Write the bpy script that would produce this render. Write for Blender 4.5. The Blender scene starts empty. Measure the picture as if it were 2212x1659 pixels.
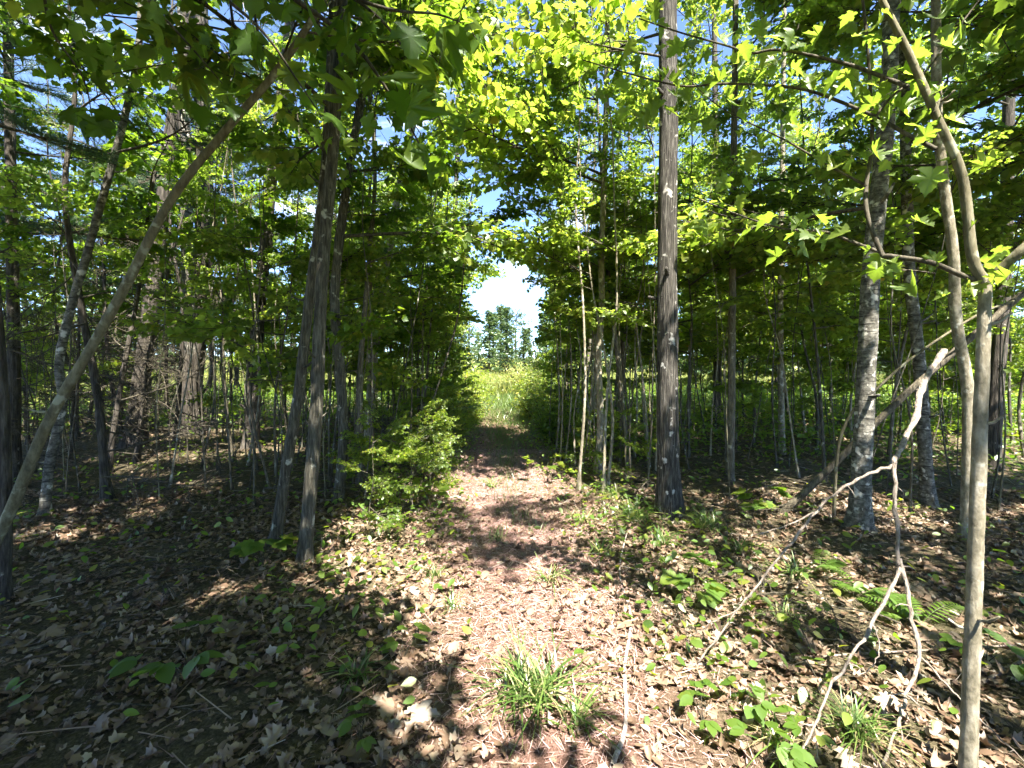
import bpy, math, random
import numpy as np
from mathutils import Vector, Matrix

R = math.radians
scene = bpy.context.scene
random.seed(11)
rng = np.random.default_rng(11)

# ------------------------------------------------------------------ camera
CAM_H = 1.6
FPX = 961.0                      # focal length in pixels of a 2212 px wide frame
HOR = 789.0                      # horizon row in that frame
cam_data = bpy.data.cameras.new('camera')
cam = bpy.data.objects.new('camera', cam_data)
scene.collection.objects.link(cam)
cam.location = (0, 0, CAM_H)
cam.rotation_euler = (R(90), 0, 0)
cam_data.sensor_width = 36.0
cam_data.lens = 36.0 * FPX / 2212.0
cam_data.shift_y = -(829.5 - HOR) / 2212.0
cam_data.clip_start = 0.05
cam_data.clip_end = 3000
scene.camera = cam

# ------------------------------------------------------------------ sun + sky
SUN_EL, SUN_AZ = R(60), R(158)   # azimuth clockwise from +Y (158 = behind the camera, to the right)
SUN = Vector((math.cos(SUN_EL) * math.sin(SUN_AZ), math.cos(SUN_EL) * math.cos(SUN_AZ), math.sin(SUN_EL)))
sun_data = bpy.data.lights.new('sun', 'SUN')
sun_data.energy = 5.0
sun_data.angle = R(0.53)
sun_data.color = (1.0, 0.93, 0.83)
sun = bpy.data.objects.new('sun', sun_data)
scene.collection.objects.link(sun)
sun.rotation_euler = SUN.to_track_quat('Z', 'Y').to_euler()

world = bpy.data.worlds.new('World')
scene.world = world
world.use_nodes = True
nt = world.node_tree
nt.nodes.clear()
wo = nt.nodes.new('ShaderNodeOutputWorld')
bg = nt.nodes.new('ShaderNodeBackground')
bg.inputs['Strength'].default_value = 0.12
sky = nt.nodes.new('ShaderNodeTexSky')
sky.sky_type = 'NISHITA'
sky.sun_disc = False
sky.sun_elevation = SUN_EL
sky.sun_rotation = SUN_AZ
sky.air_density = 0.45
sky.dust_density = 0.0
sky.ozone_density = 2.2
tc = nt.nodes.new('ShaderNodeTexCoord')
mp = nt.nodes.new('ShaderNodeMapping')
mp.inputs['Scale'].default_value = (1.0, 1.0, 2.6)
mp.inputs['Location'].default_value = (-2.6, -1.3, 0.5)
no = nt.nodes.new('ShaderNodeTexNoise')
no.inputs['Scale'].default_value = 3.4
no.inputs['Detail'].default_value = 9
no.inputs['Roughness'].default_value = 0.6
cr = nt.nodes.new('ShaderNodeValToRGB')
cr.color_ramp.elements[0].position = 0.57
cr.color_ramp.elements[1].position = 0.74
mx = nt.nodes.new('ShaderNodeMix')
mx.data_type = 'RGBA'
mx.inputs[7].default_value = (4.6, 4.8, 5.0, 1)
L = nt.links.new
L(tc.outputs['Generated'], mp.inputs['Vector'])
L(mp.outputs['Vector'], no.inputs['Vector'])
L(no.outputs['Fac'], cr.inputs['Fac'])
L(cr.outputs['Color'], mx.inputs[0])
L(sky.outputs['Color'], mx.inputs[6])
L(mx.outputs[2], bg.inputs['Color'])
L(bg.outputs['Background'], wo.inputs['Surface'])

vs = scene.view_settings
vs.view_transform = 'Standard'
vs.look = 'None'
vs.exposure = 2.7
vs.gamma = 1.0
cy = scene.cycles
cy.max_bounces = 6
cy.diffuse_bounces = 4
cy.use_light_tree = False
cy.use_adaptive_sampling = True
cy.adaptive_threshold = 0.03
cy.glossy_bounces = 2
cy.transmission_bounces = 5
cy.transparent_max_bounces = 4
cy.caustics_reflective = False
cy.caustics_refractive = False
cy.sample_clamp_indirect = 6.0
cy.use_denoising = True
cy.denoiser = 'OPENIMAGEDENOISE'
cy.denoising_input_passes = 'RGB_ALBEDO_NORMAL'
cy.denoising_prefilter = 'ACCURATE'

# ------------------------------------------------------------------ materials
def new_mat(name):
    m = bpy.data.materials.new(name)
    m.use_nodes = True
    t = m.node_tree
    t.nodes.clear()
    out = t.nodes.new('ShaderNodeOutputMaterial')
    return m, t, out

def ramp(t, stops):
    n = t.nodes.new('ShaderNodeValToRGB')
    e = n.color_ramp.elements
    e[0].position, e[0].color = stops[0][0], (*stops[0][1], 1)
    e[1].position, e[1].color = stops[-1][0], (*stops[-1][1], 1)
    for p, c in stops[1:-1]:
        k = e.new(p); k.color = (*c, 1)
    return n

def leaf_mat(name, stops, trans, mixf=0.5, gloss=0.06, rough=0.45, obj_rand=0.25):
    """thin leaf: diffuse + translucent + a little sheen; colour varies per leaf (tint) and per branch"""
    m, t, out = new_mat(name)
    at_ = t.nodes.new('ShaderNodeAttribute'); at_.attribute_name = 'tint'
    oi = t.nodes.new('ShaderNodeObjectInfo')
    ma = t.nodes.new('ShaderNodeMath'); ma.operation = 'MULTIPLY_ADD'
    ma.inputs[1].default_value = obj_rand
    sub = t.nodes.new('ShaderNodeMath'); sub.operation = 'SUBTRACT'; sub.inputs[1].default_value = 0.5
    t.links.new(oi.outputs['Random'], sub.inputs[0])
    t.links.new(sub.outputs[0], ma.inputs[0])
    t.links.new(at_.outputs['Fac'], ma.inputs[2])
    r1 = ramp(t, stops)
    r2 = ramp(t, trans)
    t.links.new(ma.outputs[0], r1.inputs['Fac'])
    t.links.new(ma.outputs[0], r2.inputs['Fac'])
    d = t.nodes.new('ShaderNodeBsdfDiffuse')
    tr = t.nodes.new('ShaderNodeBsdfTranslucent')
    t.links.new(r1.outputs['Color'], d.inputs['Color'])
    t.links.new(r2.outputs['Color'], tr.inputs['Color'])
    mix = t.nodes.new('ShaderNodeMixShader'); mix.inputs[0].default_value = mixf
    t.links.new(d.outputs[0], mix.inputs[1]); t.links.new(tr.outputs[0], mix.inputs[2])
    g = t.nodes.new('ShaderNodeBsdfGlossy'); g.inputs['Roughness'].default_value = rough
    g.inputs['Color'].default_value = (0.8, 0.9, 0.8, 1)
    mix2 = t.nodes.new('ShaderNodeMixShader'); mix2.inputs[0].default_value = gloss
    t.links.new(mix.outputs[0], mix2.inputs[1]); t.links.new(g.outputs[0], mix2.inputs[2])
    t.links.new(mix2.outputs[0], out.inputs['Surface'])
    return m

def bark_mat(name, dark, mid, light, vscale=4.0, hscale=26.0, bump=0.5, lichen=None, lichen_amt=0.58, birch=False):
    m, t, out = new_mat(name)
    tc = t.nodes.new('ShaderNodeTexCoord')
    oi = t.nodes.new('ShaderNodeObjectInfo')
    mul = t.nodes.new('ShaderNodeMath'); mul.operation = 'MULTIPLY'; mul.inputs[1].default_value = 50
    t.links.new(oi.outputs['Random'], mul.inputs[0])
    add = t.nodes.new('ShaderNodeVectorMath'); add.operation = 'ADD'
    t.links.new(tc.outputs['Object'], add.inputs[0]); t.links.new(mul.outputs[0], add.inputs[1])
    mp = t.nodes.new('ShaderNodeMapping'); mp.inputs['Scale'].default_value = (hscale, hscale, vscale)
    t.links.new(add.outputs[0], mp.inputs['Vector'])
    n1 = t.nodes.new('ShaderNodeTexNoise'); n1.inputs['Scale'].default_value = 1.6; n1.inputs['Detail'].default_value = 8
    n1.inputs['Roughness'].default_value = 0.65
    t.links.new(mp.outputs[0], n1.inputs['Vector'])
    r1 = ramp(t, [(0.34, dark), (0.5, mid), (0.68, light)])
    t.links.new(n1.outputs['Fac'], r1.inputs['Fac'])
    col = r1.outputs['Color']
    if birch:
        mp2 = t.nodes.new('ShaderNodeMapping'); mp2.inputs['Scale'].default_value = (6, 6, 60)
        t.links.new(add.outputs[0], mp2.inputs['Vector'])
        n3 = t.nodes.new('ShaderNodeTexNoise'); n3.inputs['Scale'].default_value = 1.0; n3.inputs['Detail'].default_value = 3
        t.links.new(mp2.outputs[0], n3.inputs['Vector'])
        r3 = ramp(t, [(0.57, (0, 0, 0)), (0.66, (1, 1, 1))])
        t.links.new(n3.outputs['Fac'], r3.inputs['Fac'])
        mb = t.nodes.new('ShaderNodeMix'); mb.data_type = 'RGBA'
        mb.inputs[7].default_value = (*dark, 1)
        t.links.new(r3.outputs['Color'], mb.inputs[0]); t.links.new(col, mb.inputs[6])
        col = mb.outputs[2]
    if lichen is not None:
        n2 = t.nodes.new('ShaderNodeTexNoise'); n2.inputs['Scale'].default_value = 11; n2.inputs['Detail'].default_value = 5
        t.links.new(add.outputs[0], n2.inputs['Vector'])
        r2 = ramp(t, [(lichen_amt, (0, 0, 0)), (lichen_amt + 0.07, (1, 1, 1))])
        t.links.new(n2.outputs['Fac'], r2.inputs['Fac'])
        mm = t.nodes.new('ShaderNodeMix'); mm.data_type = 'RGBA'
        mm.inputs[7].default_value = (*lichen, 1)
        t.links.new(r2.outputs['Color'], mm.inputs[0]); t.links.new(col, mm.inputs[6])
        col = mm.outputs[2]
    p = t.nodes.new('ShaderNodeBsdfPrincipled')
    p.inputs['Roughness'].default_value = 0.85
    p.inputs['Specular IOR Level'].default_value = 0.25
    t.links.new(col, p.inputs['Base Color'])
    b = t.nodes.new('ShaderNodeBump'); b.inputs['Strength'].default_value = bump; b.inputs['Distance'].default_value = 0.02
    t.links.new(n1.outputs['Fac'], b.inputs['Height'])
    t.links.new(b.outputs[0], p.inputs['Normal'])
    t.links.new(p.outputs[0], out.inputs['Surface'])
    return m

M = {}
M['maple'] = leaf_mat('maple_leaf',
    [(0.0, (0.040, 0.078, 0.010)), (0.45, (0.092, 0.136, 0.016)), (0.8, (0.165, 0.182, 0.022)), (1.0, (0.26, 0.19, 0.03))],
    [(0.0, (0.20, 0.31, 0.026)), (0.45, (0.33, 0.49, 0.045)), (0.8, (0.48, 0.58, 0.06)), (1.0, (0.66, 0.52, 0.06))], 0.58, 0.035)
M['dark'] = leaf_mat('shade_leaf',  # darker copy of the maple leaf, with shade put into its colour
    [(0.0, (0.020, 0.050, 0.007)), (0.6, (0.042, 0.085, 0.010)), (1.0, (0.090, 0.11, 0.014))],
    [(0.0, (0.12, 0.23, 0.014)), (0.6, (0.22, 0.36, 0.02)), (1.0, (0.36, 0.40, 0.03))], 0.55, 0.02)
M['needle'] = leaf_mat('pine_needle',
    [(0.0, (0.018, 0.050, 0.022)), (0.6, (0.035, 0.085, 0.035)), (1.0, (0.07, 0.12, 0.04))],
    [(0.0, (0.03, 0.08, 0.02)), (1.0, (0.08, 0.15, 0.03))], 0.3)
M['herb'] = leaf_mat('herb_leaf',
    [(0.0, (0.045, 0.10, 0.012)), (0.6, (0.085, 0.155, 0.018)), (1.0, (0.18, 0.20, 0.03))],
    [(0.0, (0.14, 0.28, 0.015)), (0.6, (0.27, 0.42, 0.022)), (1.0, (0.45, 0.48, 0.03))], 0.5)
M['sunny'] = leaf_mat('sunny_shrub_leaf',
    [(0.0, (0.08, 0.13, 0.018)), (0.6, (0.15, 0.20, 0.025)), (1.0, (0.30, 0.25, 0.04))],
    [(0.0, (0.2, 0.32, 0.02)), (0.6, (0.36, 0.48, 0.03)), (1.0, (0.55, 0.5, 0.05))], 0.45)
M['meadow'] = leaf_mat('meadow_grass',
    [(0.0, (0.09, 0.13, 0.025)), (0.5, (0.19, 0.22, 0.04)), (1.0, (0.36, 0.31, 0.10))],
    [(0.0, (0.14, 0.24, 0.03)), (1.0, (0.40, 0.38, 0.08))], 0.4)
M['grass'] = leaf_mat('grass_blade',
    [(0.0, (0.05, 0.10, 0.018)), (0.6, (0.10, 0.17, 0.03)), (1.0, (0.34, 0.30, 0.14))],
    [(0.0, (0.09, 0.19, 0.02)), (0.6, (0.18, 0.30, 0.04)), (1.0, (0.36, 0.33, 0.12))], 0.4, 0.08, 0.4)
M['far'] = leaf_mat('far_leaf',
    [(0.0, (0.040, 0.080, 0.035)), (0.6, (0.075, 0.125, 0.045)), (1.0, (0.13, 0.16, 0.055))],
    [(0.0, (0.07, 0.14, 0.03)), (1.0, (0.20, 0.26, 0.05))], 0.35)
M['dead'] = leaf_mat('dead_leaf',
    [(0.0, (0.07, 0.040, 0.024)), (0.3, (0.16, 0.098, 0.062)), (0.6, (0.25, 0.165, 0.112)), (0.85, (0.29, 0.23, 0.165)), (1.0, (0.40, 0.34, 0.28))],
    [(0.0, (0.10, 0.05, 0.02)), (1.0, (0.30, 0.20, 0.10))], 0.18, 0.07, 0.5, 0.3)
M['duff'] = leaf_mat('pine_duff',
    [(0.0, (0.16, 0.08, 0.063)), (0.5, (0.38, 0.23, 0.20)), (1.0, (0.60, 0.45, 0.41))],
    [(0.0, (0.1, 0.05, 0.02)), (1.0, (0.25, 0.15, 0.08))], 0.1, 0.05, 0.5, 0.0)
M['bark_grey'] = bark_mat('bark_grey_lichen', (0.020, 0.019, 0.013), (0.066, 0.061, 0.044), (0.15, 0.143, 0.11), 5, 38, 1.0, (0.36, 0.36, 0.29), 0.62)
M['bark_pine'] = bark_mat('bark_pine', (0.015, 0.013, 0.010), (0.052, 0.045, 0.036), (0.125, 0.11, 0.09), 3.2, 24, 1.0, (0.30, 0.28, 0.24), 0.68)
M['bark_ridge'] = bark_mat('bark_ridged_ash', (0.010, 0.009, 0.007), (0.044, 0.040, 0.033), (0.16, 0.15, 0.13), 3.4, 60, 1.0, (0.46, 0.45, 0.41), 0.63)
M['bark_birch'] = bark_mat('bark_birch', (0.03, 0.028, 0.022), (0.105, 0.10, 0.082), (0.25, 0.24, 0.205), 14, 12, 0.6, (0.50, 0.48, 0.42), 0.58, True)
M['bark_tan'] = bark_mat('bark_smooth_tan', (0.10, 0.09, 0.058), (0.20, 0.178, 0.125), (0.33, 0.305, 0.235), 9, 16, 0.45, (0.44, 0.43, 0.36), 0.60)
M['bark_olive'] = bark_mat('bark_smooth_olive', (0.065, 0.058, 0.032), (0.125, 0.112, 0.066), (0.20, 0.185, 0.12), 6, 18, 0.4, (0.27, 0.27, 0.19), 0.60)
M['bark_sap'] = bark_mat('bark_sapling', (0.04, 0.035, 0.025), (0.10, 0.087, 0.06), (0.20, 0.178, 0.13), 7, 40, 0.5, (0.33, 0.31, 0.24), 0.62)
M['twig'] = bark_mat('twig_bark', (0.030, 0.026, 0.018), (0.062, 0.054, 0.037), (0.13, 0.115, 0.082), 10, 40, 0.3)
M['dead_wood'] = bark_mat('dead_wood', (0.11, 0.09, 0.07), (0.22, 0.185, 0.15), (0.36, 0.315, 0.265), 8, 40, 0.6)
M['log'] = bark_mat('log_bark', (0.04, 0.035, 0.025), (0.105, 0.09, 0.062), (0.19, 0.165, 0.12), 8, 30, 0.8)
M['white_stick'] = bark_mat('white_stick', (0.16, 0.13, 0.11), (0.38, 0.33, 0.29), (0.52, 0.47, 0.43), 10, 30, 0.5, None, 0.6, True)

def ground_material():
    m, t, out = new_mat('forest_floor_soil')
    tc = t.nodes.new('ShaderNodeTexCoord')
    n1 = t.nodes.new('ShaderNodeTexNoise'); n1.inputs['Scale'].default_value = 1.3; n1.inputs['Detail'].default_value = 6
    n2 = t.nodes.new('ShaderNodeTexNoise'); n2.inputs['Scale'].default_value = 55; n2.inputs['Detail'].default_value = 8; n2.inputs['Roughness'].default_value = 0.75
    for n in (n1, n2):
        t.links.new(tc.outputs['Object'], n.inputs['Vector'])
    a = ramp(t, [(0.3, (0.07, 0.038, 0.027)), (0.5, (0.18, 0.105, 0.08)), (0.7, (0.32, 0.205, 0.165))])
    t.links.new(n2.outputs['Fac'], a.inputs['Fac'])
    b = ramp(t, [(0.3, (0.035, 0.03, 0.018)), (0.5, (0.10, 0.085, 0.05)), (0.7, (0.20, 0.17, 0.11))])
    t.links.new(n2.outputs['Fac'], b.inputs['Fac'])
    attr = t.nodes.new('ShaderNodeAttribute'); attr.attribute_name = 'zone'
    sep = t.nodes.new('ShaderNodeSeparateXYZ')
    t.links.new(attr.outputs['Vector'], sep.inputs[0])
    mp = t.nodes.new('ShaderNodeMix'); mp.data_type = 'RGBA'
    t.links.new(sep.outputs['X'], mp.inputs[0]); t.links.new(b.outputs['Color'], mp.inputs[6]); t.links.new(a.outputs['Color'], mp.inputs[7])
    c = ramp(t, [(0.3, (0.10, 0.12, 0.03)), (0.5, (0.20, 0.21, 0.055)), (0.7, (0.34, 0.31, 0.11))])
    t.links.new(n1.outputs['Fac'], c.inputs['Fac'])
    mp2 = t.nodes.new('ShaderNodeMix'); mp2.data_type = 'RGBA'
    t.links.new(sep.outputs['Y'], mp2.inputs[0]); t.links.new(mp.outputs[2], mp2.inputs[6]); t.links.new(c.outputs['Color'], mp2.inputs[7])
    p = t.nodes.new('ShaderNodeBsdfPrincipled'); p.inputs['Roughness'].default_value = 0.95
    p.inputs['Specular IOR Level'].default_value = 0.1
    t.links.new(mp2.outputs[2], p.inputs['Base Color'])
    bu = t.nodes.new('ShaderNodeBump'); bu.inputs['Strength'].default_value = 0.9; bu.inputs['Distance'].default_value = 0.03
    t.links.new(n2.outputs['Fac'], bu.inputs['Height']); t.links.new(bu.outputs[0], p.inputs['Normal'])
    t.links.new(p.outputs[0], out.inputs['Surface'])
    return m
M['ground'] = ground_material()

# ------------------------------------------------------------------ mesh helpers
class MB:
    def __init__(s):
        s.V, s.T, s.I, s.C, s.n = [], [], [], [], 0
    def add(s, V, T, mat=0, tint=0.5):
        V = np.asarray(V, float); T = np.asarray(T, int)
        s.V.append(V); s.T.append(T + s.n); s.I.append(np.full(len(T), mat))
        s.C.append(np.broadcast_to(np.asarray(tint, float), (len(V),)).copy())
        s.n += len(V)
    def mesh(s, name, mats, smooth=False):
        V = np.concatenate(s.V); T = np.concatenate(s.T); I = np.concatenate(s.I); C = np.concatenate(s.C)
        me = bpy.data.meshes.new(name)
        me.vertices.add(len(V)); me.vertices.foreach_set('co', V.astype(np.float32).ravel())
        me.loops.add(len(T) * 3); me.loops.foreach_set('vertex_index', T.astype(np.int32).ravel())
        me.polygons.add(len(T)); me.polygons.foreach_set('loop_start', np.arange(0, len(T) * 3, 3, dtype=np.int32))
        for m in mats: me.materials.append(M[m])
        me.polygons.foreach_set('material_index', I.astype(np.int32))
        if smooth: me.polygons.foreach_set('use_smooth', np.ones(len(T), bool))
        me.attributes.new('tint', 'FLOAT', 'POINT').data.foreach_set('value', C.astype(np.float32))
        me.update(calc_edges=True)
        return me

COL = scene.collection
def link(name, data, parent=None, loc=None):
    o = bpy.data.objects.new(name, data)
    COL.objects.link(o)
    if parent is not None: o.parent = parent
    if loc is not None: o.location = loc
    return o
def tag(o, label, cat, group=None):
    o['label'] = label; o['category'] = cat
    if group: o['group'] = group
    return o

def catmull(pts, res):
    P = np.asarray(pts, float)
    if len(P) < 3:
        t = np.linspace(0, 1, res + 1)[:, None]
        return P[0] * (1 - t) + P[-1] * t
    Q = np.vstack([2 * P[0] - P[1], P, 2 * P[-1] - P[-2]])
    out = []
    for i in range(1, len(Q) - 2):
        p0, p1, p2, p3 = Q[i - 1], Q[i], Q[i + 1], Q[i + 2]
        for t in np.linspace(0, 1, res, endpoint=False):
            out.append(0.5 * (2 * p1 + (p2 - p0) * t + (2 * p0 - 5 * p1 + 4 * p2 - p3) * t * t + (3 * p1 - p0 - 3 * p2 + p3) * t ** 3))
    out.append(P[-1])
    return np.array(out)

def tube(pts, rad, sides=6, wob=0.0, cap=True, lob=None):
    P = np.asarray(pts, float); n = len(P)
    rad = np.broadcast_to(np.asarray(rad, float), (n,))
    Tn = np.gradient(P, axis=0)
    Tn /= np.linalg.norm(Tn, axis=1)[:, None] + 1e-9
    ref = np.array([1.0, 0, 0]) if abs(Tn[0][0]) < 0.8 else np.array([0, 1.0, 0])
    a = ref - Tn[0] * ref.dot(Tn[0]); a /= np.linalg.norm(a)
    V = []
    ang = np.arange(sides) * 2 * math.pi / sides
    prof = 1 + wob * rng.normal(size=sides)
    for i in range(n):
        a = a - Tn[i] * a.dot(Tn[i]); a /= np.linalg.norm(a) + 1e-9
        b = np.cross(Tn[i], a)
        rr = rad[i] * (prof + (wob * 0.7 * rng.normal(size=sides) if wob else 0))
        if lob is not None: rr = rr * (1 + lob[i] * np.cos(ang * 4 + 1.3) + 0.6 * lob[i] * np.cos(ang * 7 + 0.4))
        V.append(P[i] + (np.cos(ang) * rr)[:, None] * a + (np.sin(ang) * rr)[:, None] * b)
    V = np.concatenate(V)
    T = []
    for i in range(n - 1):
        for k in range(sides):
            p, q = i * sides + k, i * sides + (k + 1) % sides
            T += [(p, q, q + sides), (p, q + sides, p + sides)]
    if cap:
        V = np.vstack([V, P[-1]])
        for k in range(sides):
            T.append(((n - 1) * sides + k, (n - 1) * sides + (k + 1) % sides, n * sides))
    return V, np.array(T)

def leaf_template(half, centre=(0, 0.4), fold=0.12, droop=0.18):
    right = list(half)
    left = [(-x, y) for x, y in reversed(half) if abs(x) > 1e-6]
    out = right + left
    V = [(centre[0], centre[1])] + out
    V = np.array([(x, y, fold * abs(x) - droop * y * y) for x, y in V])
    n = len(out)
    T = np.array([(0, 1 + i, 1 + (i + 1) % n) for i in range(n)])
    return V, T
MAPLE = leaf_template([(0, 0), (0.20, -0.07), (0.43, 0.03), (0.39, 0.21), (0.57, 0.49), (0.36, 0.53), (0.27, 0.72), (0, 1.0)])
MAPLE_FINE = leaf_template([(0, 0), (0.10, -0.08), (0.25, -0.06), (0.40, -0.03), (0.47, 0.05), (0.38, 0.10), (0.36, 0.20), (0.42, 0.28),
    (0.55, 0.30), (0.57, 0.40), (0.68, 0.55), (0.54, 0.52), (0.46, 0.57), (0.38, 0.53), (0.31, 0.53), (0.29, 0.61), (0.33, 0.70),
    (0.22, 0.74), (0.20, 0.84), (0.10, 0.88), (0, 1.06)], (0, 0.36), 0.16, 0.2)
OVAL = leaf_template([(0, 0), (0.20, 0.18), (0.27, 0.42), (0.19, 0.72), (0, 1.0)], (0, 0.45), 0.15, 0.15)
DIAMOND = (np.array([(0, 0, 0), (0.28, 0.45, 0.03), (0, 1, -0.12), (-0.28, 0.45, 0.03)]), np.array([(0, 1, 2), (0, 2, 3)]))
OAK = leaf_template([(0, 0), (0.08, 0.10), (0.26, 0.16), (0.14, 0.28), (0.36, 0.42), (0.16, 0.50), (0.32, 0.68), (0.12, 0.74), (0.14, 0.92), (0, 1.0)], (0, 0.45), 0.2, 0.25)
BLADE = (np.array([(-0.5, 0, 0), (0.5, 0, 0), (-0.4, 0.5, 0), (0.4, 0.5, 0), (0, 1, 0)]), np.array([(0, 1, 3), (0, 3, 2), (2, 3, 4)]))

def norm(a):
    return a / (np.linalg.norm(a, axis=-1, keepdims=True) + 1e-9)

def scatter(mb, tpl, pos, ydir, nrm, size, tint, mat=0, curl=None, width=1.0):
    """many copies of a leaf template: ydir = tip direction, nrm = about the face normal"""
    TV, TT = tpl
    pos = np.asarray(pos, float); N = len(pos)
    y = norm(np.asarray(ydir, float)); n = np.asarray(nrm, float)
    x = norm(np.cross(y, n)); z = np.cross(x, y)
    size = np.broadcast_to(np.asarray(size, float), (N,))
    lv = np.broadcast_to(TV, (N,) + TV.shape).copy()
    if curl is not None:
        lv[:, :, 2] += curl[:, None] * (lv[:, :, 0] ** 2) * 2.2 + curl[:, None] * 0.6 * (lv[:, :, 1] - 0.5) ** 2
    V = pos[:, None, :] + size[:, None, None] * (lv[:, :, 0:1] * width * x[:, None, :] + lv[:, :, 1:2] * y[:, None, :] + lv[:, :, 2:3] * z[:, None, :])
    T = TT[None] + (np.arange(N) * len(TV))[:, None, None]
    tv = np.repeat(np.broadcast_to(np.asarray(tint, float), (N,)), len(TV))
    mb.add(V.reshape(-1, 3), T.reshape(-1, 3), mat, tv)

def at(px, py, Y):
    return np.array([(px - 1106.0) / FPX * Y, Y, CAM_H - (py - HOR) / FPX * Y])
def ground_py(Y):
    return HOR + CAM_H * FPX / Y

# ------------------------------------------------------------------ terrain
def path_x(y):
    return np.interp(y, [0, 2, 5, 10, 20, 40], [0.35, 0.22, -0.10, -0.32, -0.30, 0.3])
def height(x, y):
    x = np.asarray(x, float); y = np.asarray(y, float)
    h = 0.035 * np.sin(1.7 * x + 0.6 * y) * np.sin(1.1 * y - 0.7 * x) + 0.02 * np.sin(4.3 * x + 1.0) * np.sin(3.7 * y)
    d = np.abs(x - path_x(y))
    h = h * np.clip(d / 1.5, 0.25, 1) + 0.06 * np.clip((d - 0.5) / 1.6, 0, 1) * np.exp(-((d - 2) / 4) ** 2)
    far = np.clip((np.hypot(x, y) - 60) / 200, 0, 1)
    return h * np.clip(1.3 - np.hypot(x, y) / 40, 0, 1) + far ** 2 * 6.0 - 0.02
def axis(n_in, step, reach, n_out):
    a = np.arange(n_in + 1) * step
    g = a[-1] * (reach / a[-1]) ** (np.arange(1, n_out + 1) / n_out)
    p = np.concatenate([a, g])
    return np.concatenate([-p[:0:-1], p])
gx = axis(60, 0.11, 900, 34)
gy = axis(90, 0.11, 900, 34)
GX, GY = np.meshgrid(gx, gy)
GZ = height(GX, GY)
V = np.stack([GX.ravel(), GY.ravel(), GZ.ravel()], 1)
nx_, ny_ = len(gx), len(gy)
ii = (np.arange(ny_ - 1)[:, None] * nx_ + np.arange(nx_ - 1)[None]).ravel()
T = np.concatenate([np.stack([ii, ii + 1, ii + nx_ + 1], 1), np.stack([ii, ii + nx_ + 1, ii + nx_], 1)])
mb = MB(); mb.add(V, T)
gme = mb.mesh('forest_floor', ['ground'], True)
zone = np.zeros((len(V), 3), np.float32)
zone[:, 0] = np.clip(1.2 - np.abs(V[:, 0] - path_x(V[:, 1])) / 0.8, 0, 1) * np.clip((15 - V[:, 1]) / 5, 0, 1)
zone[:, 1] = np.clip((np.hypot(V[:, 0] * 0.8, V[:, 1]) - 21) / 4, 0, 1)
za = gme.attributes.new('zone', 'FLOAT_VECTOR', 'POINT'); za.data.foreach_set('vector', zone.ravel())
floor = link('forest_floor', gme)
floor['kind'] = 'structure'

# sunlit openings on the ground (canopy gaps): x, y, rx, ry
LIT = [(0.7, 2.15, 0.75, 0.55), (0.3, 3.0, 0.4, 0.4), (0.4, 4.4, 0.42, 0.7), (-0.35, 6.2, 0.38, 0.7), (-0.5, 1.85, 0.22, 0.1),
       (1.55, 3.2, 0.8, 0.45), (2.0, 2.2, 0.75, 0.4), (-0.9, 2.0, 0.16, 0.08), (-0.33, 2.3, 0.08, 0.07), (1.6, 5.6, 0.8, 0.6), (2.9, 4.6, 0.5, 0.35), (2.3, 3.0, 0.5, 0.3), (-0.3, 15.0, 1.7, 3.6), (-0.3, 11.0, 0.45, 1.0), (0.3, 20, 3.0, 3.0),
       (-7.3, 10.5, 1.0, 1.0), (-5.0, 8.2, 1.0, 0.6), (-4.6, 4.6, 0.4, 0.25), (-1.55, 2.95, 0.2, 0.12), (-0.9, 2.5, 0.1, 0.1)]
_fr = random.Random(77)
LIT += [(_fr.uniform(-4.2, -0.5), _fr.uniform(1.9, 6.0), _fr.uniform(0.06, 0.2), _fr.uniform(0.06, 0.14)) for _ in range(12)]
LIT += [(_fr.uniform(1.2, 4.2), _fr.uniform(2.2, 6.0), _fr.uniform(0.1, 0.25), _fr.uniform(0.08, 0.2)) for _ in range(10)]
# crowns and stems that stand in the sun: centre and radius of the clear shaft above them
LIT3 = [((-1.4, 12, 1.2), 0.7), ((0.85, 12.5, 1.0), 0.6), ((-0.4, 10.3, 0.3), 0.5), ((-0.35, 1.6, 2.9), 0.35), ((-1.2, 1.9, 2.9), 0.3), ((1.0, 2.0, 2.9), 0.75), ((1.75, 1.8, 2.6), 0.6), ((1.6, 4.65, 4.6), 0.5), ((1.62, 4.65, 2.2), 0.22), ((3.3, 4.15, 2.2), 0.3), ((1.75, 1.75, 1.2), 0.25), ((1.9, 2.2, 0.9), 0.3), ((4.0, 4.0, 1.4), 0.25), ((1.2, 6.4, 1.5), 0.35),
        ((4.5, 9.0, 4.0), 0.8)]
STRONG = [(0.8, 2.1, 0.55, 0.38), (0.35, 3.2, 0.2, 0.25), (1.9, 2.35, 0.4, 0.2)]
def in_strong(p):
    g = p - SUN * (p.z / SUN.z)
    return any(((g.x - x) / (rx + 0.25)) ** 2 + ((g.y - y) / (ry + 0.2)) ** 2 < 1 for x, y, rx, ry in STRONG)
def in_lit(p):
    g = p - SUN * (p.z / SUN.z)
    for x, y, rx, ry in LIT:
        mg = 0.32 if rx >= 0.65 and y < 4 else 0.14 if rx > 0.3 else 0.05
        if ((g.x - x) / (rx + mg)) ** 2 + ((g.y - y) / (ry + mg)) ** 2 < 1: return True
    for q, rad in LIT3:
        d = p - Vector(q); s_ = d.dot(SUN)
        if s_ > rad + 0.3 and (d - SUN * s_).length < rad + (0.3 if rad > 0.4 else 0.12): return True
    return False

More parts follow.
